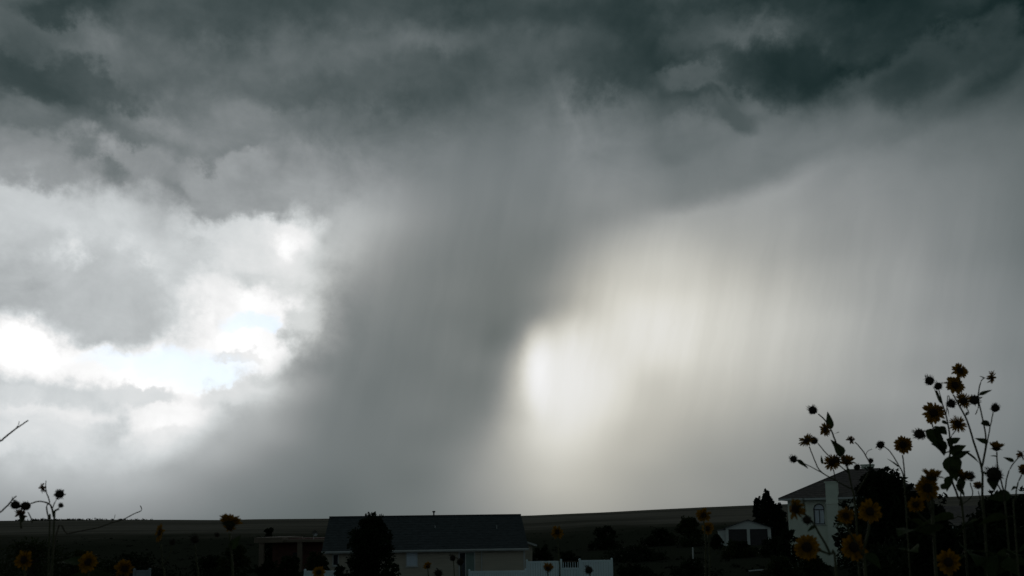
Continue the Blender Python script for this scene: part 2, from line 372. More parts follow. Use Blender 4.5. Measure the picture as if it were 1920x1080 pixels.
M = dict(
    shingle=mat('roof_shingle', (.07,.076,.082), .9, .35, 3.0, bump=.4, stretch=(1,1,6), spec=.04),
    siding=mat('tan_siding', (.46,.42,.35), .8, .12, 1.5, stretch=(.4,.4,5)),
    trim=mat('white_trim', (.50,.52,.52), .6, .08, 2.0),
    vinyl=mat('white_vinyl', (.76,.90,.98), .5, .07, 1.2),
    stucco=mat('pale_stucco', (.72,.77,.68), .9, .08, 1.0, bump=.15),
    tile=mat('brown_roof_tile', (.17,.14,.135), .85, .3, 2.5, stretch=(1,1,5), bump=.4, spec=.04),
    blind_and_reflection=mat('window_blind_and_reflection', (.62,.72,.84), .25, .08, 2.0, spec=.5, stretch=(1,1,14)),  # blind of the long house; also the reflected sky painted behind the arched pane
    glass=mat('dark_glass', (.03,.035,.05), .08, .3, 1.0, spec=.6),
    curtain=mat('green_curtain', (.20,.27,.25), .7, .2, 5, stretch=(8,8,.3)),
    white_wall=mat('white_wall', (.62,.65,.64), .8, .06, 1.0),
    garage_door=mat('dark_garage_door', (.05,.045,.05), .6, .2, 3.0),
    adobe=mat('tan_adobe', (.17,.135,.105), .9, .12, 1.0, bump=.2),
    brick_red=mat('red_brown_wall', (.12,.055,.045), .9, .25, 2.0),
    grey_board=mat('dull_grey_board', (.24,.28,.31), .8, .12, 2.0),  # darker grey than the white vinyl, for one fence piece
    metal=mat('galvanised_metal', (.32,.34,.35), .4, .1, 6, metal=.8),
    dark_metal=mat('dark_vent_metal', (.03,.03,.03), .5, .2, 6),
    wood=mat('weathered_wood', (.09,.07,.05), .9, .3, 4, stretch=(1,1,.2)),
    bark=mat('bark', (.06,.048,.036), .95, .35, 9, bump=.5, stretch=(1,1,.25)),
    leaf_dark=mat('dark_foliage', (.016,.026,.012), .7, .45, .9, transl=.2, spec=.04),
    leaf_mid=mat('mid_foliage', (.030,.042,.016), .7, .4, .9, transl=.25, spec=.04),
    conifer=mat('conifer_needles', (.012,.022,.014), .8, .45, 1.2, transl=.1, spec=.04),
    scrub=mat('dry_scrub', (.018,.024,.014), .9, .4, .15, spec=.04),
    sun_leaf=mat('sunflower_leaf', (.040,.058,.022), .7, .3, 14, transl=.3, spec=.02),
    stem=mat('sunflower_stem', (.060,.062,.026), .7, .35, 20),
    dead=mat('dead_stalk', (.10,.082,.058), .9, .3, 25),
    petal=mat('sunflower_petal', (.19,.088,.002), .7, .25, 18, col2=(.28,.138,.004), transl=.35, spec=.15),
    petal_old=mat('withered_petal', (.20,.085,.02), .8, .3, 20, transl=.35),
    disc=mat('sunflower_disc', (.028,.014,.008), .95, .5, 60, bump=.6),
    bract=mat('sunflower_bract', (.040,.050,.022), .8, .35, 20, transl=.15),
    seed=mat('dry_seed_head', (.030,.022,.014), .95, .4, 40, bump=.4),
)

def pane_mat():
    m = bpy.data.materials.new('window_pane'); m.use_nodes = True; t = m.node_tree; b = t.nodes['Principled BSDF']
    gl = t.nodes.new('ShaderNodeBsdfGlossy'); gl.inputs['Roughness'].default_value = .03
    tr = t.nodes.new('ShaderNodeBsdfTransparent'); fr = t.nodes.new('ShaderNodeFresnel'); fr.inputs[0].default_value = 1.9
    nz = t.nodes.new('ShaderNodeTexNoise'); nz.inputs['Scale'].default_value = 1.5
    bp = t.nodes.new('ShaderNodeBump'); bp.inputs['Strength'].default_value = .02
    t.links.new(nz.outputs[0], bp.inputs['Height']); t.links.new(bp.outputs[0], gl.inputs['Normal'])
    mx = t.nodes.new('ShaderNodeMixShader'); t.links.new(fr.outputs[0], mx.inputs[0]); t.links.new(tr.outputs[0], mx.inputs[1]); t.links.new(gl.outputs[0], mx.inputs[2])
    t.links.new(mx.outputs[0], t.nodes['Material Output'].inputs['Surface']); t.nodes.remove(b)
    return m
M['pane'] = pane_mat()

# ------------------------------------------------------------------ terrain
def sstep(x, a, b):
    t = min(1, max(0, (x-a)/(b-a))); return t*t*(3-2*t)
CREST_D = 900.0
CREST = [(-700,979),(-300,978),(0,976.5),(100,975.5),(200,974.5),(300,974.5),(420,975),(480,973.5),(600,972.5),(800,970),(980,967),(1100,962),
         (1260,954),(1320,951),(1420,947),(1480,945),(1600,939),(1720,934),(1800,930.5),(1920,925.5),(2300,915),(2700,912)]
CREST_UZ = [(p.x/p.y, p.z) for p in (at(x, y, CREST_D) for x, y in CREST)]
def crest(u):
    if u <= CREST_UZ[0][0]: return CREST_UZ[0][1]
    for (a, za), (b, zb) in zip(CREST_UZ, CREST_UZ[1:]):
        if u <= b: return za + (zb-za)*sstep(u, a, b)*.35 + (zb-za)*(u-a)/(b-a)*.65
    return CREST_UZ[-1][1]
def wob(x, y, s): return math.sin(x/s*1.3 + 1.7*math.sin(y/s*.7)) * math.cos(y/s + .8*math.sin(x/s*.6))
def ground_z(x, y):
    base = -2.75*sstep(y, 6, 36) + 1.1*sstep(x, 12, 36)*sstep(y, 20, 70)
    base += .12*wob(x, y, 17)*sstep(y, 15, 50)
    z = base
    if y > 140:
        c = crest(x/max(y, 1))
        k = min(1, (y-140)/(CREST_D-140))
        z = base + (c - base)*k**1.25 + .5*wob(x, y, 90)*math.sin(math.pi*k)
        if y > CREST_D: z = c - 14*sstep(y, CREST_D, 1700) - 40*sstep(y, 1700, 6000)
    return z
xs_u = [-9 + .1*i for i in range(0, 0)]
rows_y = [-300, -120, -40, -10, 0, 3, 6, 9, 12, 16, 20, 25, 30, 36, 43, 50, 58, 66, 75, 85, 96, 108, 122, 138, 156, 178, 204, 234, 270, 312, 360, 416, 480, 552, 632, 715, 790, 845, 880, 900, 925, 970, 1050, 1200, 1500, 2000, 3000, 4500, 7000]
m = MB(); NX = 150
for y in rows_y:
    half = 90 + max(y, 0)*1.35
    for i in range(NX+1):
        x = -half + 2*half*i/NX
        m.v.append((x, y, ground_z(x, y)))
for j in range(len(rows_y)-1):
    for i in range(NX):
        a = j*(NX+1) + i; m.f.append((a, a+1, a+NX+2, a+NX+1))
gm = bpy.data.materials.new('prairie_ground'); gm.use_nodes = True
h = G(gm.node_tree); b = gm.node_tree.nodes['Principled BSDF']
pos = h.n('ShaderNodeNewGeometry').outputs['Position']
sp_ = h.n('ShaderNodeSeparateXYZ'); gm.node_tree.links.new(pos, sp_.inputs[0])
patches = h.noise(h.v('MULTIPLY', pos, (1, .35, 1)).outputs[0], .018, 8, .6, .6)
fine = h.noise(pos, .9, 8, .65)
far_field = h.step(h.m('MULTIPLY_ADD', patches, 260.0, sp_.outputs[1]), 330, 560)      # stubble field on the rise, green pasture before it
tracks = h.noise(h.v('MULTIPLY', pos, (.25, 1, 1)).outputs[0], .012, 6, .7, 1.2)
f2 = h.m('ADD', h.m('MULTIPLY', far_field, h.step(tracks, .35, .62, .45, .95)), h.m('MULTIPLY', patches, .2), clamp=True)
r1 = h.n('ShaderNodeValToRGB'); gm.node_tree.links.new(f2, r1.inputs[0])
r1.color_ramp.elements[0].color = (.026, .032, .022, 1); r1.color_ramp.elements[1].color = (.205, .182, .158, 1)
q = r1.color_ramp.elements.new(.45); q.color = (.085, .080, .064, 1)
mixc = h.n('ShaderNodeMix', data_type='RGBA', blend_type='MULTIPLY'); mixc.inputs[0].default_value = .6
gm.node_tree.links.new(r1.outputs[0], mixc.inputs[6])
r2 = h.n('ShaderNodeValToRGB'); gm.node_tree.links.new(fine, r2.inputs[0])
r2.color_ramp.elements[0].position = .3; r2.color_ramp.elements[1].position = .7
r2.color_ramp.elements[0].color = (.75,.75,.75,1); r2.color_ramp.elements[1].color = (1.15,1.15,1.1,1)
gm.node_tree.links.new(r2.outputs[0], mixc.inputs[7]); gm.node_tree.links.new(mixc.outputs[2], b.inputs['Base Color'])
b.inputs['Roughness'].default_value = .95; b.inputs['Specular IOR Level'].default_value = 0.0
bp = h.n('ShaderNodeBump'); bp.inputs['Strength'].default_value = .5; bp.inputs['Distance'].default_value = .3
gm.node_tree.links.new(fine, bp.inputs['Height']); gm.node_tree.links.new(bp.outputs[0], b.inputs['Normal'])
tag(m.build('ground', gm, smooth=True), kind='structure')

# low scrub and weeds over the pasture: uncountable, one object
m = MB(); r_ = random.Random(3)
def leaf_tri(m, c, s, r_):
    d1 = Vector((r_.gauss(0,1), r_.gauss(0,1), r_.gauss(0,1))).normalized()
    d2 = d1.cross(Vector((r_.gauss(0,1), r_.gauss(0,1), r_.gauss(0,1)))).normalized()
    m.add([c - d1*s, c + d2*s*.5, c + d1*s, c - d2*s*.5], [(0,1,2,3)])
for k in range(900):
    y = 70 + 230*r_.random()**1.4; x = y*(-.62 + 1.24*r_.random())
    s = r_.uniform(.2, .55)
    z = ground_z(x, y)
    for j in range(9):
        leaf_tri(m, Vector((x + r_.gauss(0,s*.7), y + r_.gauss(0,s*.5), z + abs(r_.gauss(0,s*.35)))), s*.45, r_)
tag(m.build('pasture_scrub', M['scrub']), 'low dry scrub scattered over the dark pasture', 'scrub', kind='stuff')
# trees far off along the left skyline: one ragged mass
m = MB()
for k in range(150):
    px = r_.choice((r_.uniform(-60, 290), r_.uniform(30, 230), r_.uniform(60, 150))); p = at(px, 975, 880); z = ground_z(p.x, 880)
    s = r_.uniform(.6, 1.5)
    for j in range(12): leaf_tri(m, Vector((p.x + r_.gauss(0,s*.8), 880 + r_.gauss(0,s), z + s*.5 + r_.gauss(0,s*.45))), s*.6, r_)
tag(m.build('skyline_woodland', M['leaf_dark']), 'ragged line of distant trees along the left skyline', 'woodland', kind='stuff')

# ------------------------------------------------------------------ houses, fence, sheds
def window(parent, name, x0, x1, z0, z1, y, glass, frame_t=.07, mullion=False, sill=True):
    """a framed window on a wall facing -Y; pane recessed, frame proud"""
    w = MB().box(x0, x1, y-.012, y+.03, z0, z1).build(name, M[glass], parent)
    f = MB()
    f.box(x0-frame_t, x0, y-.06, y+.02, z0-frame_t, z1+frame_t); f.box(x1, x1+frame_t, y-.06, y+.02, z0-frame_t, z1+frame_t)
    f.box(x0, x1, y-.06, y+.02, z1, z1+frame_t); f.box(x0, x1, y-.06, y+.02, z0-frame_t, z0)
    if mullion: f.box((x0+x1)/2-.025, (x0+x1)/2+.025, y-.05, y-.014, z0, z1)
    f.build('frame', M['trim'], w)
    if sill: MB().box(x0-.12, x1+.12, y-.12, y-.062, z0-frame_t-.05, z0-frame_t).build('sill', M['trim'], w)
    return w

# --- long single-storey house, dark shingle roof
FY = 65.0
zg = ground_z(-6, FY) - .05
HX0, HX1 = at(614, 1040, FY).x, at(985, 1040, FY).x
ze = at(800, 1027, FY-.5).z; zr = at(800, 967, FY+4.5).z
house = empty('ranch_house', ((HX0+HX1)/2, FY, zg), .10); cx = (HX0+HX1)/2
tag(house, 'long single-storey house with a dark shingle roof and tan siding', 'house')
W0, W1, E_, RZ = HX0-cx, HX1-cx, ze-zg, zr-zg
DEP = 9.0
m = MB().box(W0, W1, 0, DEP, 0, E_-.02)
m.add([(W0,.0,E_-.02),(W0,DEP,E_-.02),(W0,DEP/2,RZ-.22),(W0+.2,.0,E_-.02),(W0+.2,DEP,E_-.02),(W0+.2,DEP/2,RZ-.22)], [(0,1,2),(3,5,4),(0,2,5,3),(1,4,5,2)])
m.add([(W1-.2,.0,E_-.02),(W1-.2,DEP,E_-.02),(W1-.2,DEP/2,RZ-.22),(W1,.0,E_-.02),(W1,DEP,E_-.02),(W1,DEP/2,RZ-.22)], [(0,1,2),(3,5,4),(0,2,5,3),(1,4,5,2)])
m.build('wall', M['siding'], house)
OV, OE = .5, .25
sl = (RZ-E_)/(DEP/2); zlow = E_ - sl*OV + .12
roof = MB().slab([(W0-OE,-OV,zlow),(W1+OE,-OV,zlow),(W1+OE,DEP/2,RZ),(W0-OE,DEP/2,RZ)], .11).slab([(W1+OE,DEP+OV,zlow),(W0-OE,DEP+OV,zlow),(W0-OE,DEP/2+.001,RZ-.002),(W1+OE,DEP/2+.001,RZ-.002)], .11).build('roof', M['shingle'], house)
MB().box(W0-OE, W1+OE, DEP/2-.13, DEP/2+.13, RZ-.02, RZ+.045).build('ridge_cap', M['shingle'], roof)
# roof shingle courses as thin proud strips
nc = 14
for k in range(nc):
    a = (k+.1)/nc; y = -OV + (DEP/2+OV)*a; z = zlow + (RZ-zlow)*a
    MB().slab([(W0-OE+.01,y,z+.016),(W1+OE-.01,y,z+.016),(W1+OE-.01,y+.30,z+.30*sl+.005),(W0-OE+.01,y+.30,z+.30*sl+.005)], .014).build('shingle_course', M['shingle'], roof)
MB().box(W0-OE, W1+OE, -OV-.03, -OV-.002, zlow-.17, zlow+.0).build('fascia', M['trim'], roof)
MB().box(W0-OE, W1+OE, -OV-.13, -OV-.033, zlow-.10, zlow-.01).build('gutter', M['trim'], roof)
def on_roof(px, frac):
    y = -OV + (DEP/2+OV)*frac
    p = at(px, 1000, FY+y); return p.x - cx, y, zlow + (RZ-zlow)*frac
x, y, z = on_roof(824, .97)
m = MB().tube([(x,y,z-.1),(x,y,z+.30)], .055, 8); m.tube([(x,y,z+.30),(x,y,z+.36),(x,y,z+.44)], [.06,.13,.10], 8)
m.build('flue_pipe', M['dark_metal'], roof)
for px, fr, hh in ((822,.62,.20),(938,.58,.24),(757,.90,.14),(633,.92,.12)):
    x, y, z = on_roof(px, fr)
    MB().tube([(x,y,z-.1),(x,y,z+hh)], .045, 8).build('vent_pipe', M['metal'] if hh > .15 else M['dark_metal'], roof)
def wx(px): return at(px, 1040, FY).x - cx
def wz(py, px=800): return at(px, py, FY).z - zg
window(house, 'window', wx(763), wx(782), wz(1060), wz(1035), 0, 'blind_and_reflection')
window(house, 'window', wx(628), wx(636), wz(1056), wz(1038), 0, 'glass')
# patio door: dark pane, curtain half, frame
dz1 = wz(1037, 875)
door = MB().box(wx(862), wx(872), -.015, .03, .12, dz1).build('patio_door', M['glass'], house)
MB().box(wx(873.5), wx(889), -.016, .028, .12, dz1).build('curtain_pane', M['curtain'], door)
f = MB().box(wx(860)-.02, wx(862), -.07, .02, .1, dz1+.09).box(wx(889), wx(891), -.07, .02, .1, dz1+.09).box(wx(862), wx(889), -.07, .02, dz1, dz1+.09).box(wx(872), wx(873.5), -.05, -.001, .12, dz1)
f.build('frame', M['trim'], door)
MB().box(wx(874.5)+.02, wx(874.5)+.06, -.08, -.02, .95, 1.2).build('handle', M['metal'], door)
MB().tube([(wx(903),-.06,.1),(wx(903),-.06,E_-.05)], .045, 6).build('downspout', M['trim'], house)
MB().box(W1-.10, W1+.03, -.035, -.002, 0, E_-.05).build('corner_board', M['trim'], house)
MB().box(wx(859), wx(893), -.030, -.004, dz1+.11, E_-.15).build('header_panel', M['curtain'], house)
# rear wing with a lower gable, showing past the right-hand end
wg = MB(); x0, x1, yb = W1-.3, W1+1.35, 6.5
zw = at(1008, 1020, FY+yb).z - zg
wg.box(x0, x1, yb, yb+6, 0, zw); wg.build('rear_wing', M['siding'], house)
ph = at(990, 1006, FY+yb).z - zg
MB().slab([(x1+.35, yb-.4, zw-.02), (x1+.35, yb+6.3, zw-.02), (x0-.3, yb+6.3, ph+.12), (x0-.3, yb-.4, ph+.12)], .12).build('wing_roof', M['shingle'], house)
MB().slab([(x1+.36, yb-.44, zw-.06), (x1+.36, yb-.405, zw-.06), (x0-.2, yb-.405, ph+.06), (x0-.2, yb-.44, ph+.06)], .15).build('bargeboard', M['trim'], house)

# --- white vinyl fence sections in front of it
def fence(px0, px1, py_top, dist, label, spindle=False, open_h=.5, mt='vinyl'):
    a, b_ = at(px0, py_top, dist), at(px1, py_top, dist)
    zt = (a.z + b_.z)/2; L = b_.x - a.x; zgr = ground_z((a.x+b_.x)/2, dist) - .05
    e = tag(empty('vinyl_fence', ((a.x+b_.x)/2, dist, zgr)), label, 'fence', 'white vinyl fencing before the dark-roofed house'); H = zt - zgr
    n = max(1, round(L/2.4)); st = L/n
    for i in range(n+1):
        x = -L/2 + st*i
        p = MB().box(x-.06, x+.06, -.06, .06, 0, H+.06).build('post', M[mt], e)
        MB().add([(x-.075,-.075,H+.06),(x+.075,-.075,H+.06),(x+.075,.075,H+.06),(x-.075,.075,H+.06),(x,0,H+.13)], [(3,2,1,0),(0,1,4),(1,2,4),(2,3,4),(3,0,4)]).build('post_cap', M[mt], p)
    for i in range(n):
        x0, x1 = -L/2 + st*i + .06, -L/2 + st*(i+1) - .06
        top = H - (open_h if spindle else 0)
        MB().box(x0, x1, -.03, .03, top-.12, top).build('rail', M[mt], e)
        MB().box(x0, x1, -.03, .03, .05, .18).build('rail', M[mt], e)
        k = max(1, int((x1-x0)/.15)); w = (x1-x0)/k
        for j in range(k):
            MB().box(x0+w*j+.005, x0+w*(j+1)-.005, -.012, .012, .18, top-.12).build('board', M[mt], e)
        if spindle:
            MB().box(x0, x1, -.03, .03, H-.06, H).build('rail', M['wood'], e)
            k2 = max(2, int((x1-x0)/.14))
            for j in range(k2):
                xx = x0 + (x1-x0)*(j+.5)/k2
                MB().box(xx-.018, xx+.018, -.018, .018, top, H-.06).build('spindle', M[mt], e)
    return e
fence(988, 1052, 1052, 55, 'white fence section joining the right end of the dark-roofed house')
fence(1052, 1087, 1052, 55.2, 'white gate section with open spindles above, between two solid fence runs', spindle=True, open_h=.40)
fence(1087, 1147, 1050, 55, 'white fence section at the far right end of the fence run')
fence(880, 986, 1070, 57, 'low white fence strip below the patio door')
fence(572, 634, 1070, 54, 'white fence piece beside the left end of the dark-roofed house')
fence(252, 281, 1069, 54, 'short dull grey fence piece low at the left among dark weeds', mt='grey_board')

# --- two-storey pale house with a hip roof; its long wall is turned towards us, the left end farther off
PHI = R(-28); HC, HS = math.cos(PHI), math.sin(PHI)
O2 = at(1480, 980, 75.0); L2, D2, o_ = 10.0, 9.0, .65
zg2 = ground_z(O2.x+3, 72) - .25
h2 = empty('stucco_house', (O2.x, O2.y, zg2), PHI); tag(h2, 'pale stucco two-storey house with hip roof, arched window and chimney', 'house')
def hs(px, t=0.0):
    """distance along the wall (t metres behind it) seen at photograph column px"""
    u = at(px, 940, 1.0).x
    return (u*(O2.y + t*HC) - O2.x + t*HS)/(HC - u*HS)
def hz(px, py, t=0.0): return at(px, py, O2.y + hs(px, t)*HS + t*HC).z - zg2
ev = hz(1500, 934.5); rg = hz(1620, 880, D2/2)
ax0, ax1 = hs(1525), hs(1544); az0, az1 = hz(1534, 982), hz(1534, 945)
axc, ar = (ax0+ax1)/2, (ax1-ax0)/2; azc = az1 - ar
m = MB()
arc = [(axc + ar*math.cos(math.pi - math.pi*i/12), azc + ar*math.sin(math.pi*i/12)) for i in range(13)]
def wallquad(pts): m.add([(x, 0, z) for x, z in pts], [tuple(range(len(pts)))])
wallquad([(0,0),(ax0,0),(ax0,ev),(0,ev)]); wallquad([(ax1,0),(L2,0),(L2,ev),(ax1,ev)]); wallquad([(ax0,0),(ax1,0),(ax1,az0),(ax0,az0)])
for i in range(12):
    (xa, za), (xb, zb) = arc[i], arc[i+1]; wallquad([(xa,za),(xb,zb),(xb,ev),(xa,ev)])
edge = [(ax0,az0)] + arc + [(ax1,az0)]
for (xa,za),(xb,zb) in zip(edge, edge[1:]+edge[:1]): m.add([(xa,0,za),(xb,0,zb),(xb,.18,zb),(xa,.18,za)], [(0,1,2,3)])
m.add([(0,0,0),(0,D2,0),(0,D2,ev),(0,0,ev),(L2,0,0),(L2,D2,0),(L2,D2,ev),(L2,0,ev)], [(0,3,2,1),(4,5,6,7),(1,2,6,5)])
m.build('wall', M['stucco'], h2)
win = MB().add([(x,.15,z) for x,z in edge], [tuple(range(len(edge)))]).build('arched_window', M['pane'], h2)
MB().add([(x,.19,z) for x,z in edge], [tuple(range(len(edge)))]).build('blind_and_reflection', M['blind_and_reflection'], win)  # pale sheet behind the glass, with the sky's reflection put into its colour
fr = MB(); fr.tube([(x,.02,z) for x,z in edge]+[(edge[0][0],.02,edge[0][1])], .045, 6); fr.build('frame', M['dark_metal'], win)
MB().box(ax0, ax1, .06, .14, azc-.08, azc-.02).build('transom', M['dark_metal'], win)
MB().box(axc-.02, axc+.02, .08, .14, az0, azc-.08).build('mullion', M['dark_metal'], win)
MB().box(ax0-.1, ax1+.1, -.10, -.003, az0-.12, az0-.03).build('sill', M['trim'], win)
rx0, rx1 = hs(1592, D2/2), hs(1655, D2/2)
eA, eB, eC, eD = (-o_,-o_,ev), (L2+o_,-o_,ev), (L2+o_,D2+o_,ev), (-o_,D2+o_,ev); rA, rB = (rx0,D2/2,rg), (rx1,D2/2,rg)
roof2 = MB().add([eA,eB,eC,eD,rA,rB]+[(p[0],p[1],p[2]-.14) for p in (eA,eB,eC,eD)], [(0,1,5,4),(1,2,5),(2,3,4,5),(3,0,4),(6,7,1,0),(7,8,2,1),(8,9,3,2),(9,6,0,3),(9,8,7,6)]).build('roof', M['tile'], h2)
nrow = 15
def L_(p, q, s, up): return tuple(p[i] + (q[i]-p[i])*s + (up if i == 2 else 0) for i in range(3))
for k in range(nrow):                              # tile courses on the face in view
    t = (k+.15)/nrow; t2 = min(1, t + .8/nrow)
    MB().slab([L_(eA,rA,t,.03), L_(eB,rB,t,.03), L_(eB,rB,t2,.012), L_(eA,rA,t2,.012)], .02).build('tile_course', M['tile'], roof2)
MB().tube([eA, rA, rB], .07, 6).build('hip_ridge', M['tile'], roof2)
MB().box(-o_-.02, L2+o_+.02, -o_-.035, -o_-.004, ev-.17, ev+.0).build('fascia', M['trim'], roof2)
MB().box(-.06, .10, -.03, -.004, 0, ev-.15).build('corner_board', M['stucco'], h2)
cx0, cx1 = hs(1549, -.7), hs(1571, -.7)
cz = hz(1560, 905, -.7)
ch = MB().box(cx0, cx1, -.75, -.004, 0, cz).build('chimney', M['stucco'], h2)
MB().box(cx0-.07, cx1+.07, -.82, .07, cz, cz+.10).build('chimney_cap', M['stucco'], ch)
MB().box(cx0-.05, cx1+.05, -.80, -.752, ev-.55, ev-.40).build('chimney_band', M['stucco'], ch)
bx0, bx1 = hs(1619, 5.5), hs(1641, 5.5); bz = hz(1630, 873, 5.5)
ch = MB().box(bx0, bx1, 5.4, 6.3, rg-2.2, bz).build('chimney', M['stucco'], h2)
MB().box(bx0-.06, bx1+.06, 5.34, 6.36, bz, bz+.12).build('chimney_cap', M['stucco'], ch)
MB().box(cx1+.8, cx1+.93, -.05, -.004, 2.0, 2.25).build('wall_lamp', M['dark_metal'], h2)

# --- pale low house behind the foliage at far right
p = at(1800, 1000, 58); zg4 = ground_z(p.x, 58) - .1
h4 = tag(empty('bungalow', (p.x, 58, zg4)), 'pale low house mostly hidden by foliage at the far right', 'house')
wt = at(1800, 985, 58).z - zg4; rt = at(1800, 948, 61).z - zg4
MB().box(-2.4, 3.4, 0, 7, 0, wt).build('wall', M['stucco'], h4)
MB().slab([(-2.9,-.5,wt-.1),(3.9,-.5,wt-.1),(3.9,3.5,rt),(-2.9,3.5,rt)], .12).slab([(3.9,7.5,wt-.1),(-2.9,7.5,wt-.1),(-2.9,3.501,rt-.002),(3.9,3.501,rt-.002)], .12).build('roof', M['tile'], h4)
MB().box(-2.9, 3.9, -.54, -.504, wt-.26, wt-.08).build('fascia', M['trim'], h4)
window(h4, 'window', -1.2, 0.0, wt-1.6, wt-.5, 0, 'glass', mullion=True)
window(h4, 'window', 1.3, 2.4, wt-1.6, wt-.5, 0, 'glass', mullion=True)

# --- white two-door garage
GY = 130.0
gx = at(1403, 1000, GY).x; zg3 = ground_z(gx, GY) - .1
gar = tag(empty('garage', (gx, GY, zg3), R(-14)), 'white gabled garage with two dark doors beside the conifers', 'garage')
gw = at(1444, 1000, GY).x - gx; ge = at(1403, 989, GY).z - zg3; gp = at(1403, 974.5, GY).z - zg3
m = MB()
d0, d1, d2, d3 = (at(x, 1000, GY).x - gx for x in (1367, 1400.5, 1406, 1438)); dzt = at(1403, 992, GY).z - zg3
for xa, xb in ((-gw, d0), (d1, d2), (d3, gw)): m.add([(xa,0,0),(xb,0,0),(xb,0,dzt),(xa,0,dzt)], [(0,1,2,3)])
m.add([(-gw,0,dzt),(gw,0,dzt),(gw,0,ge),(0,0,gp),(-gw,0,ge)], [(0,1,2,3,4)])
m.add([(-gw,0,0),(-gw,8,0),(-gw,8,ge),(-gw,0,ge),(gw,0,0),(gw,8,0),(gw,8,ge),(gw,0,ge),(0,8,gp)], [(0,3,2,1),(4,5,6,7),(1,2,8,6,5)])
m.build('wall', M['white_wall'], gar)
for xa, xb in ((d0, d1), (d2, d3)):
    dr = MB().box(xa, xb, .10, .16, 0, dzt+.02).build('garage_door', M['garage_door'], gar)
    for k in range(1, 5): MB().box(xa, xb, .085, .099, dzt*k/5-.03, dzt*k/5+.03).build('door_rib', M['garage_door'], dr)
sg = (gp-ge)/gw
MB().slab([(-gw-.3,-.35,ge-.3*sg+.05),(-gw-.3,8.3,ge-.3*sg+.05),(0,8.3,gp+.05),(0,-.35,gp+.05)][::-1], .10).slab([(gw+.3,-.35,ge-.3*sg+.05),(gw+.3,8.3,ge-.3*sg+.05),(.001,8.3,gp+.052),(.001,-.35,gp+.052)], .10).build('roof', M['shingle'], gar)
ann = MB().box(at(1347, 1000, GY).x-gx, -gw-.003, .6, 6, 0, at(1350, 994, GY).z-zg3).build('annex', M['white_wall'], gar)
MB().slab([(at(1345,1000,GY).x-gx,.4,at(1350,994.5,GY).z-zg3+.03),(-gw-.01,.4,at(1350,992,GY).z-zg3+.03),(-gw-.01,6.1,at(1350,992,GY).z-zg3+.03),(at(1345,1000,GY).x-gx,6.1,at(1350,994.5,GY).z-zg3+.03)], .08).build('annex_roof', M['shingle'], gar)

# --- flat-roofed tan house with a red-brown porch wall, far left of the long roof
AY = 90.0
axm = at(545, 1020, AY).x; zg5 = ground_z(axm, AY) - .1
ad = tag(empty('adobe_house', (axm, AY, zg5)), 'flat-roofed tan house with a deep porch left of the dark roof', 'house')
def ux(px): return at(px, 1020, AY).x - axm
def uz(py): return at(545, py, AY).z - zg5
MB().box(ux(500), ux(614), 2.2, 9, 0, uz(1010)).build('wall', M['brick_red'], ad)
MB().box(ux(477), ux(530), -.15, 8.8, uz(1017), uz(1007)).build('porch_beam', M['adobe'], ad)
MB().box(ux(530)+.003, ux(615), .3, 2.19, uz(1017), uz(1012)).build('porch_roof', M['adobe'], ad)
for px in (490, 560, 608): MB().box(ux(px)-.24, ux(px)+.24, .0 if px < 500 else .4, .45 if px < 500 else .8, 0, uz(1017)-.003).build('porch_post', M['adobe'], ad)
w_ = MB().box(ux(540), ux(555), 2.15, 2.19, 1.0, 2.0).build('window', M['glass'], ad)
MB().box(ux(540)-.06, ux(555)+.06, 2.10, 2.149, .93, 1.0).build('sill', M['adobe'], w_)
x, z = ux(583), uz(1012)
di = MB().tube([(x,1.2,z-.1),(x,1.2,z+.35),(x+.15,1.0,z+.55)], .03, 6).build('antenna_mast', M['metal'], ad)
rim = [(x+.2 + .3*math.cos(a), .9 - .12*math.sin(a), z+.62 + .3*math.sin(a)) for a in (2*math.pi*k/12 for k in range(12))]
MB().add(rim + [(x+.26, 1.05, z+.62)], [(k, (k+1) % 12, 12) for k in range(12)]).build('dish', M['metal'], di)

# --- small things in the yard
p = at(1299.5, 1041, 70); zz = ground_z(p.x, 70)
po = tag(empty('marker_post', (p.x, 70, zz)), 'thin white marker post in the dark yard left of the garage', 'post')
hh = at(1299.5, 1028, 70).z - zz
MB().box(-.045, .045, -.045, .045, 0, hh).build('shaft', M['trim'], po)
MB().add([(-.06,-.06,hh),(.06,-.06,hh),(.06,.06,hh),(-.06,.06,hh),(0,0,hh+.08)], [(3,2,1,0),(0,1,4),(1,2,4),(2,3,4),(3,0,4)]).build('cap', M['trim'], po)
p = at(1418, 1070, 62); zz = ground_z(p.x, 62)
m = MB(); a_, b_ = at(1404, 1071, 62), at(1431, 1069, 62)
m.tube([(a_.x-p.x, 0, a_.z-zz), (0, .05, p.z-zz+.02), (b_.x-p.x, .1, b_.z-zz)], .05, 8)
ra = tag(empty('pipe_rail', (p.x, 62, zz)), 'pale horizontal pipe rail low in the yard before the garage', 'rail')
m.build('rail', M['trim'], ra)
for q in (a_, b_): MB().tube([(q.x-p.x, .05, -.1), (q.x-p.x, .05, q.z-zz)], .04, 6).build('post', M['dark_metal'], ra)

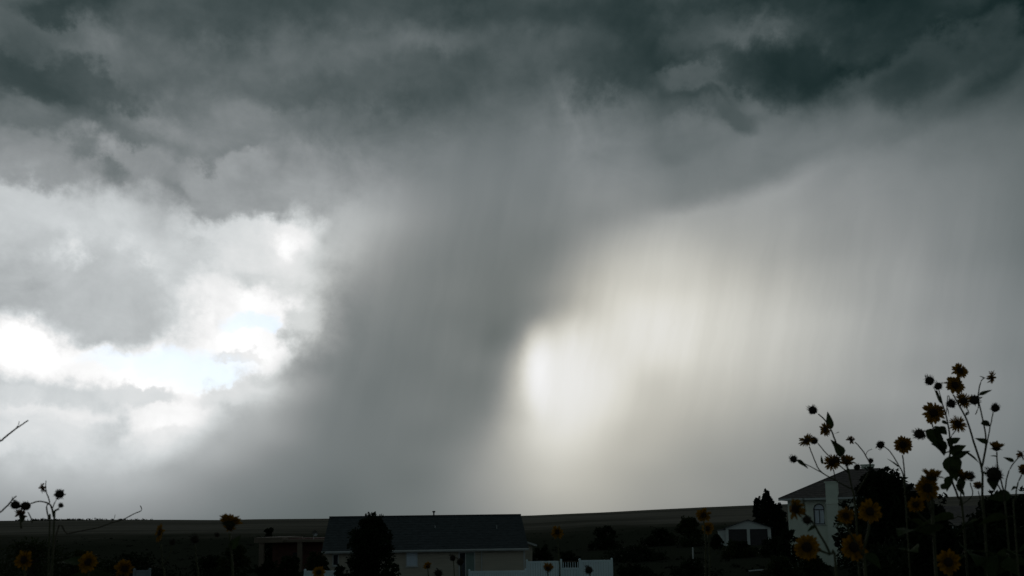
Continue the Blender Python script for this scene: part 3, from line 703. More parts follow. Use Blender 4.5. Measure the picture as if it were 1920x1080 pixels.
# ------------------------------------------------------------------ trees and shrubs
import numpy as np
def leaves_mesh(name, centres, radii, per, size, material, seed, flat=.8):
    """many small bent leaf faces gathered round clump centres"""
    rs = np.random.RandomState(seed)
    c = np.repeat(np.array(centres, float), per, 0); r = np.repeat(np.array(radii, float), per)[:, None]
    n = len(c)
    d = rs.normal(size=(n, 3)); d /= np.linalg.norm(d, axis=1)[:, None]
    p = c + d * r * np.cbrt(rs.rand(n, 1)) * np.array([1, 1, flat])
    a = rs.normal(size=(n, 3)) + d*.8 + np.array([0,0,-.2]); a /= np.linalg.norm(a, axis=1)[:, None]
    b = np.cross(a, rs.normal(size=(n, 3))); b /= np.linalg.norm(b, axis=1)[:, None]
    nn = np.cross(a, b)
    s = size * rs.uniform(.6, 1.35, (n, 1))
    v = np.stack([p - a*s, p + b*s*.42 + nn*s*.12, p + a*s, p - b*s*.42 + nn*s*.12], 1).reshape(-1, 3)
    me = bpy.data.meshes.new(name)
    me.vertices.add(len(v)); me.vertices.foreach_set('co', v.ravel())
    idx = np.arange(n)*4
    f = np.concatenate([np.stack([idx, idx+1, idx+2], 1), np.stack([idx, idx+2, idx+3], 1)], 0)
    me.loops.add(f.size); me.loops.foreach_set('vertex_index', f.ravel().astype(np.int32))
    me.polygons.add(len(f)); me.polygons.foreach_set('loop_start', np.arange(len(f), dtype=np.int32)*3)
    me.materials.append(material); me.update(calc_edges=True); me.validate()
    return me
def broad_tree(name, label, cat, px, py_top, dist, width, seed, foliage='leaf_dark', leaf=.10, per=60, clumps=70, profile=None, trunk=True, group=None, low=.12):
    """crown between low*height and the top; profile(t) gives relative radius at height t"""
    r_ = random.Random(seed)
    p = at(px, py_top, dist); z0 = ground_z(p.x, dist); H = p.z - z0
    e = tag(empty(name, (p.x, dist, z0)), label, cat, group)
    pf = profile or (lambda t: math.sqrt(max(0, 1 - (2*t-1)**2))**.7)
    cs, rd = [], []
    for k in range(clumps):
        t = r_.random()**.85; ang = r_.uniform(0, 2*math.pi); q = math.sqrt(r_.random())
        rr = width/2*pf(t)*q*r_.uniform(.82, 1.12)
        cr = width*r_.uniform(.07, .16)*(.6 + .5*pf(t))
        cs.append((math.cos(ang)*rr, math.sin(ang)*rr, max(cr*.5, H*(low + (1-low)*t) - cr*.7))); rd.append(cr)
    for k in range(clumps//4):                      # stray sprays that break the outline
        t = r_.uniform(.25, 1.05); ang = r_.uniform(0, 2*math.pi); rr = width/2*pf(min(t,1))*r_.uniform(.95, 1.3)
        cs.append((math.cos(ang)*rr, math.sin(ang)*rr, max(.1, H*(low + (1-low)*t) - .02*width))); rd.append(width*r_.uniform(.025, .06))
    pr = [per if k < clumps else max(6, per//5) for k in range(len(cs))]
    me = leaves_mesh('crown', cs, rd, pr, leaf, M[foliage], seed)
    link('crown', me, e)
    if trunk:
        m = MB(); tr = max(.04, width*.035)
        top = Vector((r_.gauss(0,.05*width), r_.gauss(0,.05*width), H*.8))
        path = smooth_path([(0,0,-.1), (r_.gauss(0,.03*width), 0, H*.3), (top.x*.6, top.y*.6, H*.55), top], 3)
        m.tube(path, [tr*(1.15 - i/(len(path)-1)) + .012 for i in range(len(path))], 7)
        m.build('trunk', M['bark'], e, True)
        for k in range(9):
            c = Vector(cs[r_.randrange(len(cs))]); b0 = Vector(path[min(len(path)-1, int(len(path)*min(.85, max(.15, c.z/H*.7))))])
            mid = b0.lerp(c, .5) + Vector((0,0,.06*width))
            MB().tube(smooth_path([b0, mid, c], 3), [tr*.45, tr*.4, tr*.36, tr*.32, tr*.26, tr*.2, tr*.12], 5).build('limb', M['bark'], e, True)
    return e
def evergreen(label, px, py, d, w, seed, prof): return broad_tree('evergreen_tree', label, 'tree', px, py, d, w, seed, 'conifer', .20, 60, 150, prof, low=.0, group='evergreens by the garage')
evergreen('taller ragged evergreen behind the right side of the white garage', 1437, 918, 150, 4.0, 11, lambda t: 1.0 - .45*sstep(t, .45, .7) - .42*sstep(t, .7, .98))
evergreen('shorter slim evergreen just left of the taller one behind the garage', 1420, 934, 152, 2.0, 12, lambda t: 1.0 - .25*sstep(t, .4, .7) - .4*sstep(t, .75, 1))
evergreen('low dark evergreen filling the gap between garage and stucco house', 1456, 944, 148, 3.2, 13, lambda t: 1.0 - .2*sstep(t, .4, .7) - .5*sstep(t, .75, 1))
# tree before the long house: narrow leafy top, wide skirt
broad_tree('dense_tree', 'dense dark tree standing before the long dark roof', 'tree', 697, 968, 52, 3.7, 21, 'leaf_dark', .11, 70, 230,
           lambda t: 1.0 - .40*sstep(t, .15, .45) - .36*sstep(t, .82, 1.0), low=.0)
# shrubs by the tan house and along the yard
SHRUBS = [
 ('dark shrub left of the tan porch house', 440, 1019, 66, 3.6), ('small dark shrub against the front of the tan porch', 503, 1050, 64, 3.0),
 ('wide low shrub before the red-brown porch wall', 545, 1042, 62, 3.2), ('dark shrub touching the left corner of the long house', 596, 1034, 60, 2.6),
 ('bushy shrub on the roofline of the tan house', 505, 989, 104, 2.2), ('leafy bush low at the foot of the dense tree, left side', 640, 1062, 50, 1.6),
 ('bush low at the foot of the dense tree, right side', 735, 1052, 50, 1.5),
 ('dark round tree standing alone in the mid field', 1133, 985, 150, 6.0), ('low wide thicket right of the fence end', 1190, 1022, 105, 8.0),
 ('tall dark thicket left of the white garage', 1290, 970, 140, 6.0), ('dark bush between mid field thickets', 1238, 991, 150, 6.5), ('smaller bush at the left foot of the garage', 1343, 1003, 122, 2.0),
 ('dark hedge bush hiding the garage foot, left', 1382, 1014, 96, 4.6), ('dark hedge bush hiding the garage foot, right', 1452, 1006, 92, 4.2),
 ('round shrub at the near corner of the stucco house', 1478, 992, 68, 2.4), ('low shrub beneath the arched window', 1520, 1041, 64, 3.0),
 ('wide dark bush at the bottom right of the fence', 1190, 1052, 60, 4.6), ('dark bush before the yard, left of the pipe rail', 1300, 1046, 58, 4.6),
 ('dark bush right of the pipe rail', 1466, 1040, 54, 3.4), ('dark bush behind the fence gate', 1065, 1034, 72, 3.4), ('bush beside the rear wing of the long house', 1016, 1022, 78, 3.0),
 ('broad dark bush at the far left of the yard', 60, 1006, 84, 10.0), ('dark bush in weeds left of the flower with a dark face', 250, 1034, 76, 8.0), ('rounded bush right of the dark-faced flower', 395, 1040, 70, 5.0),
 ('low bush in the far left weeds', 150, 1030, 70, 7.0)]
for i, (lb, px, py, d, w) in enumerate(SHRUBS):
    broad_tree('shrub', lb, 'bush', px, py, d, w, 100+i, 'leaf_dark' if i % 3 else 'leaf_mid', .10*d/60+.03, 40, 55, lambda t: (1-.75*t**1.6), trunk=i not in (10,), group='dark bushes round the houses', low=.0)
# leafy trees over the right-hand houses
broad_tree('leafy_tree', 'dark leafy tree covering the right side of the stucco house', 'tree', 1652, 884, 26, 2.45, 41, 'leaf_dark', .08, 90, 340,
           lambda t: 1.0 - .15*sstep(t,.55,.85) - .55*sstep(t, .82, 1.0), low=.0)
broad_tree('leafy_tree', 'dark leafy tree at the right edge below the sunflowers', 'tree', 1900, 930, 24, 2.8, 42, 'leaf_dark', .075, 80, 300,
           lambda t: 1.0 - .5*sstep(t, .7, 1.0), low=.0)
broad_tree('leafy_tree', 'low dark tree between the pale bungalow and the leafy tree at the edge', 'tree', 1812, 985, 30, 3.4, 43, 'leaf_dark', .08, 70, 220,
           lambda t: 1.0 - .6*sstep(t, .6, 1.0), low=.0)
broad_tree('leafy_tree', 'small dark tree left of the pale bungalow', 'tree', 1735, 940, 28, 2.3, 44, 'leaf_dark', .075, 75, 220, lambda t: 1.0 - .6*sstep(t, .6, 1.0), low=.0)
broad_tree('leafy_tree', 'wide bush at the bottom right under the near sunflowers', 'bush', 1720, 1015, 20, 4.2, 45, 'leaf_dark', .07, 70, 260, lambda t: 1.0 - .6*sstep(t, .6, 1.0), low=.0)
broad_tree('leafy_tree', 'dark leafy shrub close to us at the bottom right corner', 'bush', 1862, 990, 14, 2.0, 46, 'leaf_dark', .06, 80, 200, lambda t: 1.0 - .6*sstep(t, .6, 1.0), low=.0)
broad_tree('leafy_tree', 'dark leafy shrub under the two overlapping large flowers', 'bush', 1752, 1000, 13, 1.3, 47, 'leaf_dark', .055, 80, 140, lambda t: 1.0 - .6*sstep(t, .6, 1.0), low=.0)

# ------------------------------------------------------------------ wild sunflowers in the foreground
def petal_mesh(i):
    r_ = random.Random(500+i); m = MB(); w = r_.uniform(.105, .15); droop = r_.uniform(-.18, .12); curl = r_.uniform(-.1, .1)
    prof = [(0,.45),(.3,.95),(.6,1.0),(.85,.62),(1,.06)]
    for t, q in prof:
        z = droop*t*t; k = curl*t
        m.v += [(t, -w*q, z + .05*q - k*w), (t, 0, z), (t, w*q, z + .05*q + k*w)]
    for j in range(4):
        a = j*3; m.f += [(a,a+3,a+4,a+1), (a+1,a+4,a+5,a+2)]
    return m
PETALS = [petal_mesh(i).mesh('petal', M['petal'], True) for i in range(6)]
PETALS_OLD = [petal_mesh(i).mesh('withered_petal', M['petal_old'], True) for i in range(6)]
def disc_mesh(seed):
    r_ = random.Random(seed); m = MB(); n = 14
    for j, (rr, z) in enumerate([(.33,-.05),(.35,.03),(.30,.10),(.20,.14),(.08,.14)]):
        for k in range(n): 
            q = 1 + r_.gauss(0,.05); a = 2*math.pi*(k + .5*(j % 2))/n
            m.v.append((rr*q*math.cos(a), rr*q*math.sin(a), z + r_.gauss(0,.012)))
    for j in range(4):
        for k in range(n): m.f.append((j*n+k, j*n+(k+1) % n, (j+1)*n+(k+1) % n, (j+1)*n+k))
    m.f.append(tuple(range(4*n, 5*n))); m.f.append(tuple(range(n-1, -1, -1)))
    return m.mesh('flower_disc', M['disc'], True)
def calyx_mesh(seed, ball=False):
    """green cup with pointed bracts; ball: a closed seed head bristling all over"""
    r_ = random.Random(seed); m = MB(); n = 12
    rings = [(.05,-.34),(.22,-.26),(.38,-.12),(.41,-.02)] if not ball else [(.10,-.62),(.40,-.48),(.62,-.16),(.64,.12),(.48,.42),(.18,.56)]
    for rr, z in rings:
        for k in range(n):
            a = 2*math.pi*k/n; q = 1 + r_.gauss(0,.04); m.v.append((rr*q*math.cos(a), rr*q*math.sin(a), z))
    for j in range(len(rings)-1):
        for k in range(n): m.f.append((j*n+k, j*n+(k+1) % n, (j+1)*n+(k+1) % n, (j+1)*n+k))
    m.f.append(tuple(range(n-1,-1,-1))); m.f.append(tuple(range((len(rings)-1)*n, len(rings)*n)))
    spikes = 20 if not ball else 64
    for k in range(spikes):
        a = 2*math.pi*(k + r_.random()*.6)/(spikes if not ball else 1)*(1 if not ball else r_.random()*7)
        if ball:
            zz = r_.uniform(-.5,.62); rr = .64*math.sqrt(max(.05, 1-(zz/.72)**2)); base = Vector((rr*math.cos(a), rr*math.sin(a), zz))
            tip = base + (base.normalized() + Vector((0,0,.25)))*r_.uniform(.16,.40); w = r_.uniform(.05,.09)
        else:
            rr = .36; base = Vector((rr*math.cos(a), rr*math.sin(a), -.10)); tip = base + Vector((math.cos(a), math.sin(a), r_.uniform(-.5,.3)))*r_.uniform(.2,.38); w = .07
        s_ = (tip-base).cross(Vector((0,0,1)))
        s_ = (s_.normalized() if s_.length > 1e-6 else Vector((1,0,0)))*w
        u_ = (tip-base).cross(s_).normalized()*w*.5
        m.add([base-s_, base+s_, base+u_, tip], [(0,1,3),(1,2,3),(2,0,3)])
    return m.mesh('seed_head' if ball else 'calyx', M['seed' if ball else 'bract'])
DISCS = [disc_mesh(i) for i in range(3)]; CALYX = [calyx_mesh(i) for i in range(3)]; BALLS = [calyx_mesh(20+i, True) for i in range(4)]
def leaf_mesh(i):
    r_ = random.Random(900+i); m = MB(); w = r_.uniform(.26,.34); fold = r_.uniform(.10,.3); dr = r_.uniform(.05,.45)
    prof = [(0,.10),(.06,.55),(.2,.98),(.38,1.0),(.6,.72),(.8,.40),(1,.03)]
    for t, q in prof:
        z = -dr*t*t; e = r_.uniform(-.03,.03)
        m.v += [(t,-w*q,z+fold*q*w*1.5+e),(t,-w*q*.5,z+fold*q*w*.6),(t,0,z),(t,w*q*.5,z+fold*q*w*.6),(t,w*q,z+fold*q*w*1.5-e)]
    for j in range(6):
        for k in range(4): a = j*5+k; m.f.append((a,a+5,a+6,a+1))
    return m.mesh('leaf', M['sun_leaf'], True)
LEAVES = [leaf_mesh(i) for i in range(5)]
def frame_z(z, spin=0.0):
    z = z.normalized(); x = Vector((0,0,1)).cross(z)
    if x.length < 1e-4: x = Vector((1,0,0))
    x.normalize(); y = z.cross(x); m = Matrix((x, y, z)).transposed()
    return m @ Matrix.Rotation(spin, 3, 'Z')
class Plant:
    def __init__(s, px_base, dist, label, name='sunflower_plant', cat='sunflower', group='wild sunflowers in the foreground', seed=0):
        s.d = dist; s.r = random.Random(seed*31 + int(px_base)); s.o = at(px_base, 1000, dist); s.o.z = ground_z(s.o.x, dist)
        s.e = tag(empty(name, s.o), label, cat, group)
    def P(s, q, dd=0.0): return at(q[0], q[1], s.d + (q[2] if len(q) > 2 else 0) + dd) - s.o
    def px(s, n): return n*s.d/FPX
    def stem(s, pts, r0=.0042, r1=.0026, ground=False, name='branch', material='stem'):
        w = [s.P(p) for p in pts]
        if ground: w = [Vector((w[0].x*.25 - 0*.0, w[0].y, -.03)), Vector((w[0].x*.7, w[0].y, w[0].z*.55))] + w
        r0, r1 = r0*.60, r1*.8
        path = smooth_path(w, 4); n = len(path)
        path = [p + Vector((s.r.gauss(0,.0004), s.r.gauss(0,.0004), 0)) for p in path]
        m = MB(); m.tube(path, [r0 + (r1-r0)*i/(n-1) for i in range(n)], 6)
        s.last = path
        return m.build(name, M[material], s.e, True)
    def head(s, q, rpx, kind='open', face=(0,-1,.1), old=False, n=None, fill=1.0):
        """q: photograph position, rpx: outer radius in photograph pixels"""
        p = s.P(q); R_ = s.px(rpx); f = Vector(face)
        me = s.r.choice(BALLS) if kind == 'bud' else s.r.choice(DISCS)
        o = link('flower_head', me, s.e); sc = R_*(1.25 if kind == 'bud' else 1.0)
        rot = frame_z(f, s.r.uniform(0, 6.28))
        o.matrix_local = Matrix.Translation(p) @ rot.to_4x4() @ Matrix.Diagonal((sc, sc, sc*(1.15 if kind == 'bud' else 1), 1))
        if kind == 'bud': return o
        link('calyx', s.r.choice(CALYX), o)
        k = (n or s.r.randint(15, 20)) + (8 if kind == 'wilt' else 3)
        for i in range(k):
            if s.r.random() > fill: continue
            a = 2*math.pi*(i + s.r.uniform(-.3,.3))/k
            up = {'open': s.r.gauss(.02,.14), 'cup': s.r.gauss(.75,.2), 'wilt': s.r.gauss(-.2,.75), 'back': s.r.gauss(-.45,.25), 'thin': s.r.gauss(0,.12)}[kind]
            L = .70*s.r.uniform(.80,1.10); wd = L*(1.15 if kind == 'thin' else 1.9)
            pt = link('petal', s.r.choice(PETALS_OLD if old else PETALS), o, (.28*math.cos(a), .28*math.sin(a), -.02 + s.r.uniform(-.02,.02)))
            pt.rotation_euler = Matrix.Rotation(a, 3, 'Z').to_euler() if False else (Matrix.Rotation(a, 3, 'Z') @ Matrix.Rotation(-up, 3, 'Y') @ Matrix.Rotation(s.r.gauss(0,.35), 3, 'X')).to_euler()
            pt.scale = (L, wd, wd)
        return o
    def leaf(s, a, b, wf=1.0, twist=None):
        A, B = s.P(a), s.P(b); B = B + Vector((0, s.r.uniform(-.3,.3)*(B-A).length, 0)); x = B - A; L = x.length; x.normalize()
        up = Vector((s.r.gauss(0,.5), -.8 if twist is None else twist, s.r.gauss(.4,.4))); y = up.cross(x)
        y.normalize(); z = x.cross(y)
        o = link('leaf', s.r.choice(LEAVES), s.e)
        o.matrix_local = Matrix.Translation(A) @ Matrix((x, y, z)).transposed().to_4x4() @ Matrix.Diagonal((L*1.06, L*wf*1.3, L*wf*1.3, 1))
        return o
    def foliage(s, n, z_hi, size=.13):
        """leaves up the lower stem, from near the ground to height z_hi"""
        path = s.last_main; n = int(n*1.5)
        for i in range(n):
            z = z_hi*(.25 + .75*(i + s.r.random())/n)
            c = min(path, key=lambda q: abs(q.z - z)); a = i*2.4 + s.r.gauss(0,.4); L = size*s.r.uniform(.7,1.25)
            x = Vector((math.cos(a), math.sin(a), s.r.uniform(-.45,.35))).normalized(); y = Vector((0,0,1)).cross(x).normalized(); z_ = x.cross(y)
            o = link('leaf', s.r.choice(LEAVES), s.e)
            rot = Matrix((x, y, z_)).transposed() @ Matrix.Rotation(s.r.gauss(0,.5), 3, 'X')
            st = Vector(c) + x*L*.22
            MB().tube([c, Vector(c)+x*L*.12+Vector((0,0,.008)), st], [.0025,.002,.0018], 5).build('leaf_stalk', M['stem'], s.e, True)
            o.matrix_local = Matrix.Translation(st) @ rot.to_4x4() @ Matrix.Diagonal((L, L, L, 1))
    def main(s, pts, r0=.008, r1=.003, leaves=8, z_hi=None, size=.13):
        o = s.stem(pts, r0, r1, True, 'stem'); s.last_main = list(s.last)
        if leaves: s.foliage(leaves, z_hi or max(.3, s.P(pts[0]).z), size)
        return o

# many-headed plant before the stucco house
p = Plant(1604, 3.6, 'branching sunflower with many small heads rising over the stucco house roof', seed=1)
p.main([(1605, 971), (1598, 917), (1584, 862), (1568, 831), (1559, 808), (1547, 788), (1534, 776)], leaves=9, size=.11)
p.head((1524, 769), 9.5, 'bud', (-.7,-.3,.6))
p.stem([(1590, 886), (1557, 858), (1533, 831)], .004, .0025); p.head((1526, 826), 8.5, 'bud', (-.6,.2,.5))
p.stem([(1596, 917), (1568, 902), (1537, 882), (1524, 854), (1517, 837)], .0045, .0025); p.head((1512, 826), 17, 'thin', (-.65,-.55,.55), n=18)
p.stem([(1568, 902), (1537, 884), (1514, 872), (1496, 864)], .0035, .002); p.head((1488, 861), 8, 'bud', (-.5,-.3,.8))
p.leaf((1494, 863), (1518, 876), .5)
p.head((1547, 805), 14.5, 'wilt', (-.9,-.3,.1)); p.leaf((1557, 805), (1553, 773), .5); p.leaf((1577, 856), (1563, 825), .85)
p.stem([(1566, 901), (1564, 886), (1561, 878)], .0035, .0025); p.head((1559, 867), 17, 'thin', (-.5,-.7,-.2), n=20); p.head((1568, 863), 9, 'bud', (.2,.6,.3))
p.stem([(1594, 901), (1591, 878)], .004, .003); p.head((1588, 866), 17.5, 'cup', (-.1,-.6,.6)); p.head((1607, 876), 7, 'bud', (.6,-.3,.3))
p.leaf((1574, 810), (1565, 813), .25); p.leaf((1542, 870), (1540, 854), .35)
p.stem([(1607, 924), (1631, 878), (1623, 854), (1611, 837), (1603, 829)], .0045, .0025); p.head((1595, 825), 10.5, 'wilt', (-.4,-.3,-.8), old=True, n=14)
p.stem([(1623, 854), (1627, 846), (1635, 842)], .002, .0015); p.stem([(1631, 880), (1633, 868)], .003, .002); p.head((1633, 864), 5.5, 'bud', (.1,-.3,1))
p = Plant(1694, 3.5, 'sunflower with one open round flower and a nodding bud, left of the tallest stems', seed=2)
p.main([(1700, 971), (1697, 924), (1696, 889), (1694, 866), (1692, 853)], .006, .0028, leaves=8, size=.11)
p.head((1693, 834), 19.5, 'open', (0,-1,.05), n=17)
p.stem([(1697, 928), (1693, 889), (1681, 866), (1669, 847), (1658, 837)], .0045, .0022); p.head((1651, 834), 8.5, 'bud', (-.5,-.2,-.6))
p.leaf((1685, 876), (1662, 860), .22)
# tallest plant
p = Plant(1842, 3.3, 'tallest sunflower with two open flowers one above the other at its top', seed=3)
p.main([(1845, 971), (1842, 924), (1841, 878), (1825, 827), (1813, 788), (1798, 759), (1787, 740)], .0085, .003, leaves=10, size=.13)
p.head((1790, 722), 20.5, 'open', (.05,-1,.25), n=16); p.stem([(1797, 757), (1800, 730), (1800, 709)], .003, .0025); p.head((1800, 695), 17.5, 'open', (.1,-1,.15), n=15)
p.stem([(1810, 779), (1817, 774), (1810, 762)], .003, .002); p.head((1807, 751), 17, 'thin', (-.1,-1,-.1), n=18); p.head((1827, 750), 11, 'bud', (.8,.3,.1)); p.stem([(1829, 777), (1835, 762), (1831, 753)], .003, .002)
p.leaf((1810, 777), (1818, 771), .4)
p.stem([(1841, 876), (1849, 827), (1843, 788), (1836, 755), (1835, 734), (1840, 714), (1847, 708)], .005, .0022); p.head((1860, 707), 14, 'wilt', (.8,-.5,-.1), n=15)
p.leaf((1836, 741), (1857, 730), .45); p.leaf((1845, 709), (1838, 704), .5); p.leaf((1844, 788), (1856, 802), .9); p.leaf((1853, 830), (1833, 821), .6)
p.stem([(1843, 872), (1852, 823), (1858, 794), (1862, 773)], .004, .0022); p.head((1866, 765), 9, 'bud', (.1,-.4,.8))
# leafy plant left of it
p = Plant(1800, 3.4, 'leafy sunflower with the broad open flower facing us, beside the tallest stem', seed=4)
p.main([(1806, 971), (1796, 932), (1779, 882), (1782, 843), (1779, 804), (1771, 769), (1756, 732)], .008, .0028, leaves=12, size=.14)
p.head((1743, 714), 10, 'bud', (-.4,-.3,.8)); p.stem([(1771, 769), (1765, 748), (1760, 730)], .003, .002); p.head((1759, 724), 8.5, 'bud', (.2,-.5,.8)); p.leaf((1766, 757), (1749, 732), .25)
p.stem([(1779, 847), (1765, 847), (1753, 812), (1747, 792)], .0045, .003); p.head((1750, 774), 22, 'open', (-.1,-1,.1), n=17)
p.stem([(1781, 835), (1784, 818), (1792, 807)], .003, .0025); p.head((1796, 795), 18.5, 'thin', (.1,-1,.2), n=19)
p.stem([(1774, 777), (1777, 742), (1782, 751)], .0025, .002); p.head((1783, 757), 9.5, 'bud', (.3,.7,.1)); p.leaf((1775, 763), (1778, 781), .3)
p.stem([(1766, 847), (1747, 819), (1734, 816)], .004, .0025); p.head((1724, 814), 11.5, 'bud', (-.8,-.3,.2))
for a, b, w in (((1751, 800),(1775, 831),.9),((1771, 854),(1751, 831),.9),((1775, 823),(1792, 843),.8),((1782, 893),(1771, 917),.8),((1792, 909),(1813, 928),.8),((1736, 807),(1770, 843),.75),((1775, 843),(1747, 818),.9),((1761, 800),(1779, 816),.8),((1779, 846),(1810, 840),.85),((1782, 831),(1800, 820),.9),((1786, 860),(1813, 843),.55),((1806, 846),(1834, 867),.5),((1779, 856),(1792, 897),.9),((1767, 788),(1778, 797),.6),((1778, 878),(1800, 882),.9)): p.leaf(a, b, w)
p.stem([(1800, 948), (1802, 917), (1805, 905)], .004, .003); p.head((1805, 893), 18, 'cup', (.2,-.6,.7)); p.stem([(1804, 946), (1823, 928), (1819, 905)], .003, .0025); p.head((1818, 893), 9.5, 'bud', (.5,.5,.4))
p.stem([(1841, 952), (1837, 932), (1834, 921)], .003, .002); p.head((1834, 912), 11.5, 'cup', (-.3,-.6,.6)); p.leaf((1798, 897), (1808, 923), .8)
# plants at the right edge
p = Plant(1884, 3.2, 'sunflower with a side-on flower on an upright stalk near the right edge', seed=5)
p.main([(1887, 971), (1883, 940), (1880, 913), (1871, 878), (1869, 847)], .006, .0028, leaves=9, size=.13)
p.head((1868, 840), 18, 'cup', (.05,-.25,1), n=18); p.stem([(1883, 928), (1874, 915), (1866, 901)], .004, .003); p.head((1864, 889), 16, 'bud', (-.3,.4,.7)); p.leaf((1862, 893), (1859, 916), 1.0); p.leaf((1852, 889), (1836, 884), .35); p.leaf((1869, 856), (1857, 854), .4)
p.stem([(1883, 932), (1887, 901), (1894, 878), (1909, 858)], .004, .0022); p.head((1915, 852), 12, 'wilt', (.7,-.3,.3), old=True, n=14); p.leaf((1901, 865), (1885, 857), .5); p.leaf((1895, 928), (1860, 932), .8)
p = Plant(1906, 3.0, 'single sunflower half out of the picture at the right edge', seed=6)
p.main([(1902, 971), (1904, 940), (1907, 911), (1915, 891)], .005, .0025, leaves=7, size=.13); p.head((1919, 883), 14, 'cup', (-.2,-.8,.5)); p.leaf((1906, 913), (1896, 918), .8)
# nearer flowers, low at right
p = Plant(1742, 2.4, 'near sunflower with two overlapping large flowers below the leafy stems', seed=7)
p.main([(1751, 1010), (1749, 956), (1747, 924), (1746, 909)], .008, .004, leaves=9, size=.15)
p.head((1746, 893), 24, 'cup', (.1,-.35,.95), n=20); p.stem([(1749, 967), (1741, 944), (1739, 928)], .005, .004); p.head((1739, 915), 25.5, 'open', (-.1,-1,.05), n=19); p.stem([(1750, 987), (1726, 967), (1718, 958)], .004, .003); p.head((1717, 946), 17, 'open', (-.4,-.9,-.1)); p.leaf((1763, 909), (1778, 917), .8)
p = Plant(1612, 2.3, 'near sunflower with three large low flowers over the leafy tree', seed=8)
p.main([(1623, 1080), (1617, 1041), (1627, 1002), (1631, 975)], .008, .004, leaves=8, size=.15)
p.head((1631, 959), 24, 'open', (0,-1,.1), n=18); p.stem([(1617, 1041), (1596, 1002), (1587, 983)], .004, .003); p.head((1586, 967), 17, 'open', (-.2,-1,.0)); p.stem([(1618, 1053), (1605, 1043)], .005, .004); p.head((1601, 1026), 28, 'open', (.1,-1,.15), n=20)
p = Plant(1545, 2.3, 'near sunflower with a nodding flower before the left wall of the stucco house', seed=9)
p.main([(1568, 1080), (1557, 1039), (1539, 1006), (1522, 977), (1502, 959)], .006, .003, leaves=4, size=.12, z_hi=.9)
p.head((1491, 954), 22, 'back', (-.75,-.6,-.2), n=18); p.head((1513, 975), 9.5, 'bud', (.1,-.5,-.3)); p.stem([(1557, 1040), (1533, 1030)], .005, .004); p.head((1512, 1026), 27, 'open', (-.15,-1,.2), n=19); p.stem([(1510, 967), (1508, 948), (1506, 934)], .003, .002); p.leaf((1528, 987), (1514, 994), .7)
p = Plant(1778, 2.5, 'near sunflower with one low dim flower at the bottom right', seed=10)
p.main([(1782, 1096), (1779, 1072)], .007, .004, leaves=7, size=.15, z_hi=1.25); p.head((1778, 1054), 25, 'open', (0,-1,.2), n=19)

# left-hand plants
p = Plant(99, 3.0, 'drooping sunflower with three dark withered heads at the left', seed=12)
p.main([(101, 995), (100, 969), (97, 952), (91, 944), (74, 940), (58, 944)], .006, .0028, leaves=6, size=.12, z_hi=1.1)
p.head((48, 949), 10, 'bud', (-.8,-.4,-.4)); p.stem([(61, 980), (56, 967), (52, 960)], .003, .002); p.head((38, 964), 13, 'wilt', (-.2,-.6,-.7), old=True, n=18); p.head((29, 947), 9.5, 'bud', (-.5,-.4,.4))
p.stem([(40, 991), (37, 967), (31, 956)], .005, .003); p.leaf((30, 941), (24, 936), .4); p.leaf((46, 967), (33, 980), .8)
p = Plant(101, 3.1, 'thin sunflower with upright dark seed heads at the left', seed=13)
p.main([(93, 999), (91, 974), (87, 950), (93, 942), (89, 928), (86, 920)], .005, .0022, leaves=5, size=.12, z_hi=1.1)
p.head((79, 915), 11, 'wilt', (-.8,-.5,-.2), old=True, n=18); p.stem([(86, 920), (86, 910), (86, 901)], .003, .0015)
p.stem([(98, 954), (102, 944), (107, 934)], .003, .002); p.head((112, 927), 9.5, 'bud', (.2,-.8,.4)); p.stem([(101, 961), (106, 956), (111, 952)], .0025, .002); p.head((114, 948), 5, 'bud', (.3,-.6,.4)); p.leaf((101, 959), (111, 954), .7)
for pts, lb, d, b in (([(-11, 973), (0, 961), (15, 947), (24, 936), (31, 930)], 'bare dead stalk rising from the left edge just above the skyline', 3.0, -15), ([(-13, 840), (0, 828), (13, 817), (27, 806), (40, 797), (53, 788)], 'bare dead stalk high at the left edge against bright cloud', 2.8, -15), ([(104, 1008), (126, 1001), (154, 995), (185, 989), (207, 981), (231, 974), (250, 964), (265, 957), (263, 948)], 'long bare dead stalk leaning right across the left skyline', 3.8, 20)):
    s_ = Plant(b, d, lb, 'dead_stalk', 'stalk', 'dead stalks at the left', seed=b+77)
    s_.stem(pts, .006, .0022, True, 'stem', 'dead')
    q = pts[len(pts)//2]; s_.stem([q, (q[0]+7, q[1]-8), (q[0]+9, q[1]-16)], .002, .0012, False, 'twig', 'dead')
p = Plant(432, 2.7, 'sunflower tilted upward, orange petals over a dark face, breaking the skyline', seed=14)
p.main([(436,1120), (434,1040), (431,1000)], .007, .004, leaves=8, size=.14, z_hi=1.4); p.head((430,981), 25, 'cup', (.05,.45,.85), n=20); p.head((430,990), 14, 'back', (0,-.6,-.6), n=14); p.head((407,1003), 5, 'bud', (-.6,-.4,.4)); p.leaf((432,1030), (450,1005), .6)
p = Plant(302, 2.6, 'narrow sunflower seen edge-on at the left, below the skyline', seed=15)
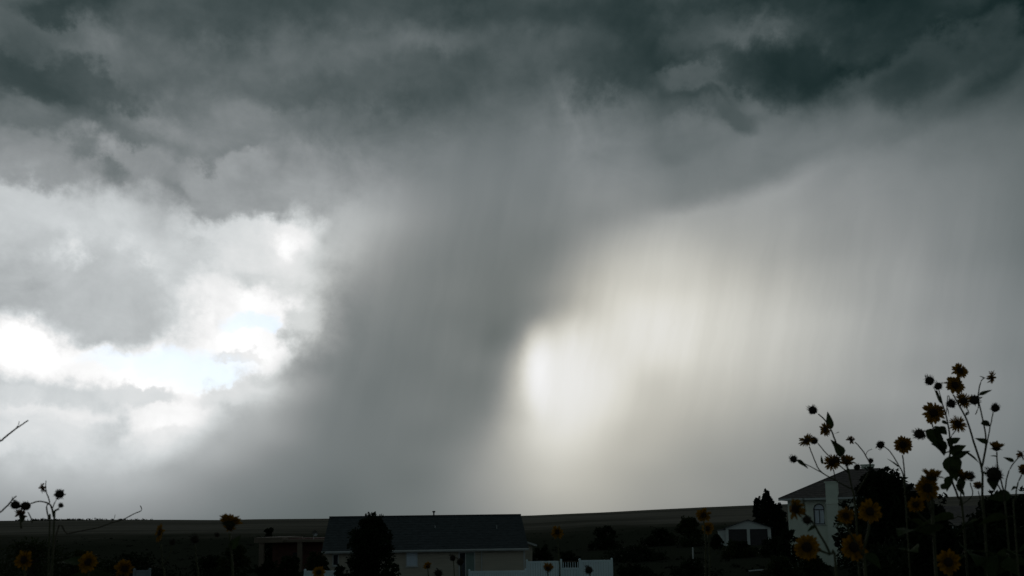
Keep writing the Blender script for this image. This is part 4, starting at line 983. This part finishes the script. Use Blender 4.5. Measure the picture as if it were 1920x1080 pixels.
p.main([(308,1120), (305,1060), (302,1020)], .006, .003, leaves=7, size=.13, z_hi=1.35); p.head((299,999), 19, 'open', (-.75,-.6,.1), n=16); p.stem([(307,1060), (318,1040), (322,1024)], .003, .002); p.head((323,1017), 6, 'bud', (.1,-.5,.6))
p = Plant(365, 2.8, 'sunflower stem with a single dark seed head right of the narrow flower', seed=16)
p.main([(372,1120), (368,1050), (366,1022)], .005, .003, leaves=7, size=.13, z_hi=1.3); p.head((365,1011), 9, 'bud', (-.1,-.6,.6))
for px, py, r_px, d, lb, fc, kd in ((45,1050,21,2.4,'low dim sunflower near the bottom left corner',(-.3,-1,.1),'open'), (165,1054,21,2.4,'low sunflower at the bottom left, left one of a close pair',(-.2,-1,.2),'open'), (234,1067,20,2.5,'low sunflower at the bottom left, right one of a close pair',(.2,-1,.3),'cup'),
        (598,1073,13,3.0,'small sunflower cut by the bottom edge before the left house corner',(.1,-1,.4),'open'), (802,1062,10,3.6,'small orange-tipped sunflower under the house window',(-.2,-.8,.5),'cup'), (1045,998,14,3.0,'brownish sunflower right of the long roof, below the skyline',(.5,-.8,.0),'wilt'),
        (1027,1066,14,3.0,'yellow sunflower before the white fence',(.3,-.6,.6),'cup'), (1319,966,15,3.0,'upper dull orange sunflower crossing the skyline left of the conifers',(-.2,-.9,.3),'wilt'), (1327,991,13,3.1,'lower dull yellow sunflower beneath the one on the skyline',(.2,-1,.1),'open')):
    p = Plant(px+4, d, lb, seed=int(px)); p.main([(px+5, 1125), (px+4, min(1110, py+55)), (px, py+r_px*.5)], .006, .003, leaves=7, size=.13, z_hi=at(px, 1066, d).z)
    p.head((px, py), r_px, kd, fc)
for px, py, r_px, d, lb in ((849,1046,5.5,3.6,'dark seed head before the house wall left of the patio door'), (863,1053,6.5,3.5,'larger dark seed head right beside the patio door'), (1104,1069,7,3.2,'dark leaf-tipped bud leaning before the white fence'), (822,1075,7,3.4,'dark seed head at the bottom edge below the house window')):
    p = Plant(px+3, d, lb, seed=int(px)+5); p.main([(px+6, 1125), (px+4, 1095), (px+1, py+4)], .0045, .0025, leaves=5, size=.11, z_hi=at(px, 1085, d).z); p.head((px, py), r_px*1.2, 'bud', (-.3,-.5,.5))
